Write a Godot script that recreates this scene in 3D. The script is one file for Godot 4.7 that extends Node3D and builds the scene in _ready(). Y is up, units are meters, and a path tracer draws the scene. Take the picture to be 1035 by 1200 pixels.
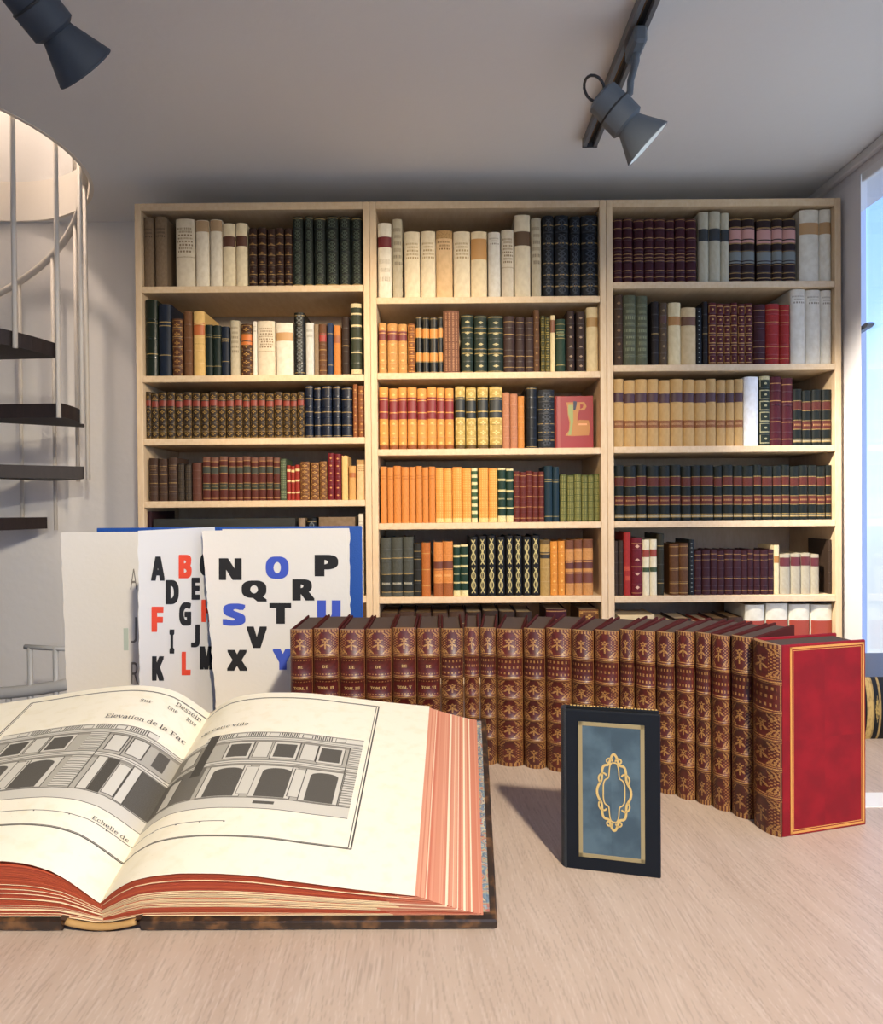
extends Node3D
# A rare-book room: three bookcases, a spiral stair, a pale oak table with an open folio,
# an alphabet portfolio, a curved row of red volumes and a small blue book.

const F := 760.0                      # focal length in pixels of the 1035 x 1200 frame
const EYE := 1.02
const TABLE := 0.74
const CASE := 2.21                    # distance of the bookcase fronts
const CEIL := 2.15
const BACK := 2.56                    # distance of the back wall
const WALLX := 1.38                   # inner face of the window wall
var cam_basis: Basis
var used := {}
var mats := {}
var rng := RandomNumberGenerator.new()
var unit_spine: ArrayMesh
var unit_band: ArrayMesh
var unit_label: ArrayMesh
var unit_box: BoxMesh
var M := {}

func _ready():
	rng.seed = 77
	# ---------------------------------------------------------------- camera
	cam_basis = Basis.from_euler(Vector3(-0.0085, 0.0, -0.008))
	var cam = Camera3D.new()
	cam.name = "camera"
	cam.fov = rad_to_deg(2.0 * atan(600.0 / F))
	cam.near = 0.02
	cam.far = 60.0
	cam.transform = Transform3D(cam_basis, Vector3(0, EYE, 0))
	add_child(cam)
	cam.current = true
	# ---------------------------------------------------------------- sky and exposure
	var sky_mat = ProceduralSkyMaterial.new()
	sky_mat.sky_top_color = Color(0.24, 0.50, 1.0)
	sky_mat.sky_horizon_color = Color(0.66, 0.80, 1.0)
	sky_mat.sky_curve = 0.35
	sky_mat.ground_horizon_color = Color(0.70, 0.82, 0.97)
	sky_mat.ground_bottom_color = Color(0.62, 0.66, 0.70)
	var sky = Sky.new()
	sky.sky_material = sky_mat
	var env = Environment.new()
	env.background_mode = Environment.BG_SKY
	env.sky = sky
	env.background_energy_multiplier = SKY_ENERGY
	env.tonemap_mode = Environment.TONE_MAPPER_LINEAR
	env.tonemap_exposure = EXPOSURE
	env.sdfgi_enabled = true
	env.ssao_enabled = true
	env.ssil_enabled = true
	var we = WorldEnvironment.new()
	we.name = "world_environment"
	we.environment = env
	add_child(we)
	make_common()
	build_room()
	build_stairs()
	build_bookcases()
	build_table()
	build_folio()
	build_alphabet()
	build_volumes()
	build_blue_book()
	build_small_things()
	build_lamps()

const SKY_ENERGY := 1.4
const EXPOSURE := 1.65

# ==================================================================== helpers: places
func P(px: float, py: float, d: float) -> Vector3:
	var r: Vector3 = cam_basis * Vector3((px - 517.5) / F, (600.0 - py) / F, -1.0)
	return Vector3(0, EYE, 0) + r * (d / -r.z)

func on_plane(px: float, py: float, p0: Vector3, n: Vector3) -> Vector3:
	var r: Vector3 = cam_basis * Vector3((px - 517.5) / F, (600.0 - py) / F, -1.0)
	var e := Vector3(0, EYE, 0)
	return e + r * ((p0 - e).dot(n) / r.dot(n))

func T(px: float, py: float) -> Vector3:
	return on_plane(px, py, Vector3(0, TABLE, 0), Vector3.UP)

func project(p: Vector3) -> Vector2:
	var q: Vector3 = cam_basis.inverse() * (p - Vector3(0, EYE, 0))
	return Vector2(517.5 + F * q.x / -q.z, 600.0 - F * q.y / -q.z)

func W(x: float, y: float, d: float) -> Vector3:
	return Vector3(x, EYE + y, -d)

# ==================================================================== helpers: nodes
func numbered(called: String) -> String:
	var k: int = used.get(called, 0)
	used[called] = k + 1
	return called if k == 0 else "%s_%03d" % [called, k]

func thing(called: String, label: String, category: String, at := Vector3.ZERO, group := "") -> Node3D:
	var o := Node3D.new()
	o.name = numbered(called)
	add_child(o)
	o.position = at
	tag(o, label, category, group)
	return o

func tag(o: Node, label: String, category: String, group := ""):
	o.set_meta("label", label)
	o.set_meta("category", category)
	if group != "":
		o.set_meta("group", group)

func part(parent: Node, called: String, mesh: Mesh, mat: Material, tr := Transform3D.IDENTITY) -> MeshInstance3D:
	var o := MeshInstance3D.new()
	o.name = called
	o.mesh = mesh
	o.material_override = mat
	o.transform = tr
	parent.add_child(o, true)
	return o

func structure(called: String, mesh: Mesh, mat: Material, at := Vector3.ZERO) -> MeshInstance3D:
	var o := part(self, called, mesh, mat, Transform3D(Basis.IDENTITY, at))
	o.set_meta("kind", "structure")
	return o

func at(p: Vector3) -> Transform3D:
	return Transform3D(Basis.IDENTITY, p)

# ==================================================================== helpers: materials
func col(hex: String) -> Color:
	return Color.html(hex)

func mat(hex: String, rough := 0.7, metal := 0.0, spec := 0.5) -> StandardMaterial3D:
	var key := "%s|%.2f|%.2f|%.2f" % [hex, rough, metal, spec]
	if mats.has(key):
		return mats[key]
	var m := StandardMaterial3D.new()
	m.albedo_color = col(hex)
	m.roughness = rough
	m.metallic = metal
	m.metallic_specular = spec
	mats[key] = m
	return m

func img_tex(img: Image) -> ImageTexture:
	return ImageTexture.create_from_image(img)

func tex_mat(img: Image, rough := 0.7, spec := 0.5) -> StandardMaterial3D:
	var m := StandardMaterial3D.new()
	m.albedo_texture = img_tex(img)
	m.roughness = rough
	m.metallic_specular = spec
	m.texture_repeat = false
	return m

func noise(seed_: int, freq: float, octaves := 4) -> FastNoiseLite:
	var n := FastNoiseLite.new()
	n.seed = seed_
	n.frequency = freq
	n.fractal_octaves = octaves
	return n

func make_common():
	unit_box = BoxMesh.new()
	unit_box.size = Vector3.ONE
	unit_spine = curved_spine(1.0, 10)
	unit_label = curved_spine(1.0, 8)
	unit_band = curved_spine(1.0, 8)
	# plaster: fine relief only
	var nt := NoiseTexture2D.new()
	nt.width = 256
	nt.height = 256
	nt.seamless = true
	nt.noise = noise(3, 0.05, 5)
	for k in ["plaster", "ceiling_paint"]:
		var m := StandardMaterial3D.new()
		m.albedo_color = col("dcdbd9") if k == "plaster" else col("e8eaec")
		m.roughness = 0.92
		m.heightmap_enabled = true
		m.heightmap_texture = nt
		m.heightmap_scale = 0.06
		m.uv1_triplanar = true
		m.uv1_world_triplanar = true
		m.uv1_scale = Vector3.ONE * 1.5
		M[k] = m
	# birch veneer of the bookcases
	M.birch = wood_mat(11, col("dcc5a3"), col("d0b48e"), 0.55, Vector3(1.2, 1.2, 1.2), 256, 5.0)
	M.wenge = wood_mat(12, col("2e211e"), col("1f1615"), 0.6, Vector3(2, 2, 2), 256, 6.0)
	M.oak = oak_mat()
	M.floor_wood = wood_mat(14, col("8d8276"), col("756a60"), 0.6, Vector3(0.6, 0.6, 0.6), 256, 7.0)
	# leather grain used on all the boards
	var lt := NoiseTexture2D.new()
	lt.width = 256
	lt.height = 256
	lt.seamless = true
	lt.noise = noise(8, 0.09, 3)
	M.leather_grain = lt

func leather(hex: String, rough := 0.5) -> StandardMaterial3D:
	var key := "leather" + hex + str(rough)
	if mats.has(key):
		return mats[key]
	var m := StandardMaterial3D.new()
	m.albedo_color = col(hex)
	m.roughness = rough
	m.heightmap_enabled = true
	m.heightmap_texture = M.leather_grain
	m.heightmap_scale = 0.02
	m.uv1_triplanar = true
	m.uv1_scale = Vector3.ONE * 14.0
	mats[key] = m
	return m

func wood_mat(seed_: int, a: Color, b: Color, rough: float, scale: Vector3, size: int, stretch: float) -> StandardMaterial3D:
	var img := Image.create(size, size, false, Image.FORMAT_RGB8)
	var n1 := noise(seed_, 0.02, 4)
	var n2 := noise(seed_ + 50, 0.15, 2)
	for y in size:
		for x in size:
			var v := 0.5 + 0.6 * n1.get_noise_2d(x * stretch, y) + 0.35 * n2.get_noise_2d(x * stretch, y * 0.5)
			img.set_pixel(x, y, a.lerp(b, clampf(v, 0, 1)))
	var m := StandardMaterial3D.new()
	m.albedo_texture = img_tex(img)
	m.roughness = rough
	m.uv1_triplanar = true
	m.uv1_scale = scale
	return m

func oak_mat() -> StandardMaterial3D:
	# white-pickled oak: long pale pores running away from the viewer at a slight slant; covers 1.3 by 0.65 m
	var sw := 1600
	var sh := 800
	var img := Image.create(sw, sh, false, Image.FORMAT_RGB8)
	var hm := Image.create(sw, sh, false, Image.FORMAT_RGB8)
	var base := noise(21, 0.012, 3)
	var streak := noise(22, 0.11, 2)
	var pore := noise(23, 0.25, 2)
	var a := col("c7b29f")
	var b := col("bba592")
	var white := col("d8c9bb")
	for y in sh:
		for x in sw:
			var xs := x - y * 0.10 + 8.0 * base.get_noise_2d(x * 0.4, y * 0.25)
			var v := 0.5 + 0.7 * base.get_noise_2d(xs * 2.0, y * 0.20) + 0.25 * streak.get_noise_2d(xs, y * 0.05)
			var c := a.lerp(b, clampf(v, 0, 1))
			var p := pore.get_noise_2d(xs * 1.6, y * 0.07)
			if p > 0.30:
				c = c.lerp(white, clampf((p - 0.30) * 1.6, 0, 0.35))
			elif p < -0.30:
				c = c.darkened(clampf((-p - 0.30) * 0.4, 0, 0.08))
			img.set_pixel(x, y, c)
			var g := clampf(0.5 + 0.5 * p, 0, 1)
			hm.set_pixel(x, y, Color(g, g, g))
	var m := StandardMaterial3D.new()
	m.albedo_texture = img_tex(img)
	m.roughness = 0.42
	m.heightmap_enabled = true
	m.heightmap_texture = img_tex(hm)
	m.heightmap_scale = 0.004
	return m

# ==================================================================== helpers: shapes
func tri(st: SurfaceTool, a: Vector3, b: Vector3, c: Vector3, centre: Vector3):
	# front faces run clockwise seen from outside
	var n := (b - a).cross(c - a)
	if n.dot((a + b + c) / 3.0 - centre) > 0:
		st.add_vertex(a); st.add_vertex(c); st.add_vertex(b)
	else:
		st.add_vertex(a); st.add_vertex(b); st.add_vertex(c)

func quad(st: SurfaceTool, a: Vector3, b: Vector3, c: Vector3, d: Vector3, centre: Vector3):
	tri(st, a, b, c, centre)
	tri(st, a, c, d, centre)

func box_into(st: SurfaceTool, size: Vector3, centre: Vector3, bev: float, basis := Basis.IDENTITY):
	var h := size / 2.0
	var v := func(ax: int, sx: float, sy: float, sz: float) -> Vector3:
		var e := Vector3(sx * (h.x - bev), sy * (h.y - bev), sz * (h.z - bev))
		if ax == 0: e.x = sx * h.x
		elif ax == 1: e.y = sy * h.y
		else: e.z = sz * h.z
		return centre + basis * e
	st.set_smooth_group(-1)
	for s in [-1.0, 1.0]:
		quad(st, v.call(0, s, -1, -1), v.call(0, s, 1, -1), v.call(0, s, 1, 1), v.call(0, s, -1, 1), centre)
		quad(st, v.call(1, -1, s, -1), v.call(1, 1, s, -1), v.call(1, 1, s, 1), v.call(1, -1, s, 1), centre)
		quad(st, v.call(2, -1, -1, s), v.call(2, 1, -1, s), v.call(2, 1, 1, s), v.call(2, -1, 1, s), centre)
		for q in [-1.0, 1.0]:
			quad(st, v.call(0, s, q, -1), v.call(0, s, q, 1), v.call(1, s, q, 1), v.call(1, s, q, -1), centre)
			quad(st, v.call(1, -1, s, q), v.call(1, 1, s, q), v.call(2, 1, s, q), v.call(2, -1, s, q), centre)
			quad(st, v.call(0, s, -1, q), v.call(0, s, 1, q), v.call(2, s, 1, q), v.call(2, s, -1, q), centre)
			for r in [-1.0, 1.0]:
				tri(st, v.call(0, s, q, r), v.call(1, s, q, r), v.call(2, s, q, r), centre)

func begin() -> SurfaceTool:
	var st := SurfaceTool.new()
	st.begin(Mesh.PRIMITIVE_TRIANGLES)
	return st

func done(st: SurfaceTool) -> ArrayMesh:
	st.generate_normals()
	return st.commit()

func box(size: Vector3, bev := 0.0015) -> ArrayMesh:
	var st := begin()
	box_into(st, size, Vector3.ZERO, bev)
	return done(st)

func prism(pts: PackedVector2Array, depth: float, z0 := 0.0) -> ArrayMesh:
	# polygon in x, y, extruded from z0 to z0 + depth
	var st := begin()
	st.set_smooth_group(-1)
	var idx := Geometry2D.triangulate_polygon(pts)
	for k in range(0, idx.size(), 3):
		var a := pts[idx[k]]; var b := pts[idx[k + 1]]; var c := pts[idx[k + 2]]
		for z in [z0, z0 + depth]:
			tri(st, Vector3(a.x, a.y, z), Vector3(b.x, b.y, z), Vector3(c.x, c.y, z), Vector3(a.x, a.y, z0 + depth / 2))
	var ccw := not Geometry2D.is_polygon_clockwise(pts)
	for k in pts.size():
		var a := pts[k]; var b := pts[(k + 1) % pts.size()]
		var n := Vector2(b.y - a.y, a.x - b.x) * (1.0 if ccw else -1.0)
		var mid := (a + b) / 2.0 - n
		quad(st, Vector3(a.x, a.y, z0), Vector3(b.x, b.y, z0), Vector3(b.x, b.y, z0 + depth), Vector3(a.x, a.y, z0 + depth), Vector3(mid.x, mid.y, z0 + depth / 2))
	return done(st)

func lathe(profile: Array, n := 24) -> ArrayMesh:
	# profile of Vector2(radius, y) turned about y
	var st := begin()
	st.set_smooth_group(0)
	for i in profile.size() - 1:
		var a: Vector2 = profile[i]; var b: Vector2 = profile[i + 1]
		if a.distance_to(b) < 1e-6:
			continue
		st.set_smooth_group(i)
		for k in n:
			var t0 := TAU * k / n; var t1 := TAU * (k + 1) / n
			var p := [Vector3(a.x * cos(t0), a.y, a.x * sin(t0)), Vector3(b.x * cos(t0), b.y, b.x * sin(t0)), Vector3(b.x * cos(t1), b.y, b.x * sin(t1)), Vector3(a.x * cos(t1), a.y, a.x * sin(t1))]
			var dirn := Vector2(b.y - a.y, a.x - b.x)
			var mid: Vector3 = (p[0] + p[2]) / 2.0
			var out := Vector3(cos((t0 + t1) / 2) * dirn.x, dirn.y, sin((t0 + t1) / 2) * dirn.x)
			quad(st, p[0], p[1], p[2], p[3], mid - out)
	return done(st)

func tube(points: Array, r: float, n := 8) -> ArrayMesh:
	var st := begin()
	st.set_smooth_group(0)
	tube_into(st, points, r, n)
	return done(st)

func tube_into(st: SurfaceTool, points: Array, r: float, n := 8):
	var rings := []
	var side := Vector3.ZERO
	for i in points.size():
		var d: Vector3 = (points[mini(i + 1, points.size() - 1)] - points[maxi(i - 1, 0)]).normalized()
		if side == Vector3.ZERO:
			side = d.cross(Vector3.UP if absf(d.y) < 0.9 else Vector3.RIGHT).normalized()
		side = (side - d * side.dot(d)).normalized()
		var up := d.cross(side)
		var ring := []
		for k in n:
			ring.append(points[i] + (side * cos(TAU * k / n) + up * sin(TAU * k / n)) * r)
		rings.append(ring)
	for i in rings.size() - 1:
		for k in n:
			var m := (k + 1) % n
			quad(st, rings[i][k], rings[i][m], rings[i + 1][m], rings[i + 1][k], (points[i] + points[i + 1]) / 2.0)
	for e in [0, rings.size() - 1]:
		var inner: Vector3 = points[1] if e == 0 else points[e - 1]
		for k in n:
			tri(st, points[e], rings[e][k], rings[e][(k + 1) % n], inner)

func curved_spine(width: float, n: int) -> ArrayMesh:
	# a rounded book back: x -0.5..0.5, y 0..1, z 0 at the joints to 1 at the crown, uv over the front
	var st := begin()
	var pts := []
	for i in n + 1:
		var a := lerpf(-1.25, 1.25, float(i) / n)
		pts.append(Vector2(0.5 * width * sin(a) / sin(1.25), (cos(a) - cos(1.25)) / (1.0 - cos(1.25))))
	st.set_smooth_group(0)
	for i in n:
		var a: Vector2 = pts[i]; var b: Vector2 = pts[i + 1]
		var u0 := float(i) / n; var u1 := float(i + 1) / n
		var v := [[Vector3(a.x, 0, a.y), Vector2(u0, 1)], [Vector3(a.x, 1, a.y), Vector2(u0, 0)], [Vector3(b.x, 1, b.y), Vector2(u1, 0)], [Vector3(b.x, 0, b.y), Vector2(u1, 1)]]
		for k in [0, 1, 2, 0, 2, 3]:
			st.set_uv(v[k][1])
			st.add_vertex(v[k][0])
	st.set_smooth_group(-1)
	for y in [0.0, 1.0]:
		for i in range(1, n):
			st.set_uv(Vector2(0.02, 0.5))
			tri(st, Vector3(pts[0].x, y, 0), Vector3(pts[i].x, y, pts[i].y), Vector3(pts[i + 1].x, y, pts[i + 1].y), Vector3(0, 0.5, 0))
	return done(st)

# ==================================================================== lettering
func text_tris(text: String, font: Font) -> Array:
	# triangles of flat lettering, scaled into the unit square
	var tm := TextMesh.new()
	tm.text = text
	tm.font = font
	tm.font_size = 48
	tm.pixel_size = 0.01
	tm.depth = 0.0
	tm.curve_step = 2.0
	var arr := tm.get_mesh_arrays()
	var v: PackedVector3Array = arr[Mesh.ARRAY_VERTEX]
	var idx: PackedInt32Array = arr[Mesh.ARRAY_INDEX]
	var lo := Vector2(1e9, 1e9)
	var hi := Vector2(-1e9, -1e9)
	for p in v:
		lo = lo.min(Vector2(p.x, p.y))
		hi = hi.max(Vector2(p.x, p.y))
	var out := []
	for k in idx:
		out.append(Vector2((v[k].x - lo.x) / maxf(hi.x - lo.x, 1e-6), (v[k].y - lo.y) / maxf(hi.y - lo.y, 1e-6)))
	return out

func text_mesh(text: String, font: Font, place: Callable, normal: Vector3, fat := Vector2.ZERO) -> ArrayMesh:
	# place(x01, y01) gives the point on the surface; thin ink laid on it; fat thickens the strokes
	var st := begin()
	st.set_smooth_group(-1)
	var t := text_tris(text, font)
	if fat != Vector2.ZERO:
		var thin := t
		t = []
		for o in [Vector2(-1, -1), Vector2(0, -1), Vector2(1, -1), Vector2(-1, 0), Vector2(0, 0), Vector2(1, 0), Vector2(-1, 1), Vector2(0, 1), Vector2(1, 1)]:
			for p in thin:
				t.append((p * (Vector2.ONE - 2.0 * fat)) + fat + o * fat)
	var layer := maxi(1, t.size() / 9) if fat != Vector2.ZERO else 1 << 30
	for k in range(0, t.size() - 2, 3):
		var lift: Vector3 = normal * (0.00004 * (k / layer))
		var a: Vector3 = place.call(t[k]) + lift; var b: Vector3 = place.call(t[k + 1]) + lift; var c: Vector3 = place.call(t[k + 2]) + lift
		tri(st, a, b, c, (a + b + c) / 3.0 - normal)
	return done(st)

# ==================================================================== the room
func build_room():
	var x0 := -2.6
	var front := -2.0                    # distance of the wall behind the viewer
	var top := 4.5
	# ceiling slab with the round stair opening
	var slab := CSGBox3D.new()
	slab.name = "ceiling"
	slab.size = Vector3(WALLX - x0 + 0.3, 0.14, BACK - front)
	slab.position = Vector3((x0 + WALLX + 0.3) / 2.0 - 0.15, CEIL + 0.07, -(BACK + front) / 2.0)
	slab.material = M.ceiling_paint
	var hole := CSGCylinder3D.new()
	hole.name = "opening"
	hole.operation = CSGShape3D.OPERATION_SUBTRACTION
	hole.radius = 0.478
	hole.height = 0.5
	hole.sides = 72
	hole.position = Vector3(STAIR_X, CEIL + 0.07, -STAIR_D) - slab.position
	slab.add_child(hole)
	add_child(slab)
	slab.set_meta("kind", "structure")
	structure("trim_1", lathe([Vector2(0.466, -0.002), Vector2(0.478, -0.002), Vector2(0.478, 0.15), Vector2(0.466, 0.15), Vector2(0.466, -0.002)], 72), mat("e6e0d6", 0.6), Vector3(STAIR_X, CEIL, -STAIR_D))
	structure("floor", box(Vector3(WALLX - x0 + 0.4, 0.1, BACK - front + 0.4), 0.001), M.floor_wood, Vector3((x0 + WALLX) / 2, -0.05, -(BACK + front) / 2))
	structure("wall_back", box(Vector3(WALLX - x0 + 0.6, top, 0.15), 0.001), M.plaster, Vector3((x0 + WALLX) / 2, top / 2, -BACK - 0.075))
	structure("wall_left", box(Vector3(0.15, top, BACK - front + 0.3), 0.001), M.plaster, Vector3(x0 - 0.075, top / 2, -(BACK + front) / 2))
	# the wall behind the viewer has the shop window that lights the room
	var wf := begin()
	var g0 := -0.9
	var g1 := 1.15
	box_into(wf, Vector3(g0 - x0 + 0.3, top, 0.15), Vector3((g0 + x0 - 0.3) / 2, top / 2, -front + 0.075), 0.001)
	box_into(wf, Vector3(WALLX + 0.3 - g1, top, 0.15), Vector3((WALLX + 0.3 + g1) / 2, top / 2, -front + 0.075), 0.001)
	box_into(wf, Vector3(g1 - g0, 0.5, 0.15), Vector3((g0 + g1) / 2, 0.25, -front + 0.075), 0.001)
	box_into(wf, Vector3(g1 - g0, top - 2.05, 0.15), Vector3((g0 + g1) / 2, (top + 2.05) / 2, -front + 0.075), 0.001)
	structure("wall_front", done(wf), M.plaster)
	structure("ceiling_upper", box(Vector3(WALLX - x0 + 0.6, 0.12, BACK - front + 0.3), 0.001), M.plaster, Vector3((x0 + WALLX) / 2, top + 0.06, -(BACK + front) / 2))
	# the window wall: sill wall, header, a pier at each end; the far pier is splayed outwards
	var sill := 0.32
	var head := EYE + 1.075
	var d1 := 2.13
	var d0 := -1.6
	var st := begin()
	st.set_smooth_group(-1)
	box_into(st, Vector3(0.18, sill, BACK - front), Vector3(WALLX + 0.09, sill / 2, -(BACK + front) / 2), 0.001)
	box_into(st, Vector3(0.18, top - head, BACK - front), Vector3(WALLX + 0.09, (top + head) / 2, -(BACK + front) / 2), 0.001)
	box_into(st, Vector3(0.18, head - sill, d0 - front), Vector3(WALLX + 0.09, (sill + head) / 2, -(d0 + front) / 2), 0.001)
	var q := [Vector2(WALLX, -d1), Vector2(WALLX + 0.18, -d1 - 0.31), Vector2(WALLX + 0.18, -BACK), Vector2(WALLX, -BACK)]
	var mid := Vector3(WALLX + 0.08, (sill + head) / 2, -BACK + 0.12)
	for k in 4:
		var a: Vector2 = q[k]; var b: Vector2 = q[(k + 1) % 4]
		quad(st, Vector3(a.x, sill, a.y), Vector3(b.x, sill, b.y), Vector3(b.x, head, b.y), Vector3(a.x, head, a.y), mid)
	structure("wall_right", done(st), mat("dcdbdf", 0.85))
	structure("trim_2", box(Vector3(0.022, 0.03, BACK - front - 0.02), 0.004), mat("d8d6d6", 0.6), Vector3(WALLX - 0.011, CEIL - 0.015, -(BACK + front) / 2))
	# window: three panes in a slim white frame, hinge stay in dark metal
	var win := Node3D.new()
	win.name = "window_1"
	add_child(win)
	win.set_meta("kind", "structure")
	var white := mat("e4e6ea", 0.4)
	var glass := StandardMaterial3D.new()
	glass.albedo_color = Color(0.85, 0.93, 1.0, 0.06)
	glass.transparency = BaseMaterial3D.TRANSPARENCY_ALPHA
	glass.roughness = 0.02
	var fx := WALLX + 0.012
	for y in [sill + 0.02, head - 0.012]:
		part(win, "frame_rail", box(Vector3(0.022, 0.03, d1 - d0), 0.003), white, at(Vector3(fx, y, -(d1 + d0) / 2)))
	var cuts := [d1, 1.0, -0.1, d0]
	for k in range(1, 4):
		part(win, "frame_stile", box(Vector3(0.022, head - sill - 0.04, 0.03), 0.003), white, at(Vector3(fx, (sill + head) / 2, -cuts[k] + (0.015 if k < 3 else -0.015))))
	for k in 3:
		part(win, "pane", box(Vector3(0.005, head - sill - 0.05, cuts[k] - cuts[k + 1] - 0.032), 0.0005), glass, at(Vector3(fx, (sill + head) / 2, -(cuts[k] + cuts[k + 1]) / 2)))
	var shop := Node3D.new()
	shop.name = "window_2"
	add_child(shop)
	shop.set_meta("kind", "structure")
	for x in [g0 + 0.02, (g0 + g1) / 2, g1 - 0.02]:
		part(shop, "frame_stile", box(Vector3(0.04, 1.55, 0.04), 0.003), white, at(Vector3(x, 1.275, -front + 0.075)))
	for y in [0.52, 2.03]:
		part(shop, "frame_rail", box(Vector3(g1 - g0, 0.04, 0.04), 0.003), white, at(Vector3((g0 + g1) / 2, y, -front + 0.075)))
	for k in 2:
		var pw := (g1 - g0) / 2 - 0.06
		part(shop, "pane", box(Vector3(pw, 1.47, 0.005), 0.0005), glass, at(Vector3((g0 + g1) / 2 + (k - 0.5) * (pw + 0.06), 1.275, -front + 0.075)))
	var stay := part(win, "window_stay", prism(PackedVector2Array([Vector2(0, 0), Vector2(0.03, 0.012), Vector2(0.16, 0.020), Vector2(0.16, 0.008), Vector2(0.03, -0.004)]), 0.018), mat("5d6570", 0.4, 0.6))
	var sp := P(1020, 379, 2.055)
	stay.transform = Transform3D(Basis(Vector3.UP, deg_to_rad(70)), Vector3(WALLX - 0.022, sp.y, -2.06))
	stay.set_meta("label", "dark metal window stay")

const STAIR_X := -1.641
const STAIR_D := 2.076

# ==================================================================== spiral stair
func ring(r: float, deg: float, y: float) -> Vector3:
	var a := deg_to_rad(deg)
	return Vector3(r * cos(a), y, -r * sin(a))

func build_stairs():
	var t := thing("spiral_staircase", "white metal spiral staircase with dark wooden wedge treads rising through the ceiling", "staircase", Vector3(STAIR_X, 0, -STAIR_D))
	var paint := mat("d6d0c6", 0.45)
	var step := 0.183
	var tread_top := func(j: int) -> float: return EYE + 0.52 - step * j
	part(t, "column", lathe([Vector2(0, 0), Vector2(0.045, 0), Vector2(0.045, 3.2), Vector2(0, 3.2)], 20), paint)
	for j in range(-3, 8):
		var y: float = tread_top.call(j)
		var n0 := -40.0 + 38.0 * j
		var st := begin()
		var pts := [ring(0.04, n0 + 4, 0)]
		for k in 9:
			pts.append(ring(0.440, n0 + 36.0 * k / 8.0, 0))
		pts.append(ring(0.04, n0 + 32, 0))
		var c := ring(0.25, n0 + 18, y - 0.022)
		st.set_smooth_group(-1)
		for k in range(1, pts.size() - 1):
			for yy in [y, y - 0.044]:
				tri(st, pts[0] + Vector3(0, yy, 0), pts[k] + Vector3(0, yy, 0), pts[k + 1] + Vector3(0, yy, 0), c)
		for k in pts.size():
			var a: Vector3 = pts[k]; var b: Vector3 = pts[(k + 1) % pts.size()]
			quad(st, a + Vector3(0, y, 0), b + Vector3(0, y, 0), b + Vector3(0, y - 0.044, 0), a + Vector3(0, y - 0.044, 0), c)
		part(t, "tread", done(st), M.wenge)
	var rail_y := func(deg: float) -> float: return EYE + 0.52 - (deg + 22.0) / 38.0 * step + 0.90
	for k in range(-5, 14):
		var deg := -25.0 + 19.0 * k
		var j := floori(k / 2.0) if k % 2 == 0 else floori((k + 1) / 2.0)
		var y0: float = tread_top.call(j) - 0.05
		if y0 < 0.02:
			continue
		part(t, "baluster", tube([ring(0.450, deg, y0), ring(0.450, deg, rail_y.call(deg))], 0.0072), paint)
	var pts := []
	for k in 90:
		var deg := -130.0 + 380.0 * k / 89.0
		pts.append(ring(0.450, deg, rail_y.call(deg)))
	part(t, "handrail", tube(pts, 0.0125, 10), paint)
	# guard upstairs round the opening
	var g := thing("landing_railing", "white railing of thin rods around the stair opening upstairs", "railing", Vector3(STAIR_X, CEIL + 0.14, -STAIR_D))
	for k in 10:
		var deg := 10.0 + 18.0 * k
		part(g, "baluster", tube([ring(0.510, deg, 0.0), ring(0.510, deg, 0.9)], 0.008), paint)
	for yy in [0.022, 0.9]:
		var arc := []
		for k in 40:
			arc.append(ring(0.510, 10.0 + 162.0 * k / 39.0, yy))
		part(g, "rail", tube(arc, 0.011, 8), paint if yy > 0.5 else mat("6d5f55", 0.5))
	# guard on this floor behind the table
	var lr := thing("floor_railing", "grey metal guard railing in front of the stair wall", "railing", Vector3.ZERO)
	var grey := mat("a9a9a6", 0.45)
	var dd := 2.05
	var rail := []
	for k in 9:
		rail.append(P(lerpf(-70, 92, k / 8.0), 812.0 + 6.0 * sin(k * 0.3) - 17.0 * pow(k / 8.0, 1.5), dd))
	part(lr, "rail", tube(rail, 0.019, 10), grey)
	part(lr, "top_bar", tube([P(29, 758, dd), P(92, 761, dd)], 0.008), grey)
	for px in [-30, 10, 35, 65]:
		var topy := 758.0 if px > 20 else 812.0
		var p := P(px, topy, dd)
		part(lr, "post", tube([Vector3(p.x, 0.0, p.z), p], 0.0085), grey)

# ==================================================================== lamps
func aim(p: Vector3, dir: Vector3) -> Transform3D:
	var y := dir.normalized()
	var x := y.cross(Vector3(0.1, 0.2, 1)).normalized()
	return Transform3D(Basis(x, y, x.cross(y)), p)

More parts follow.
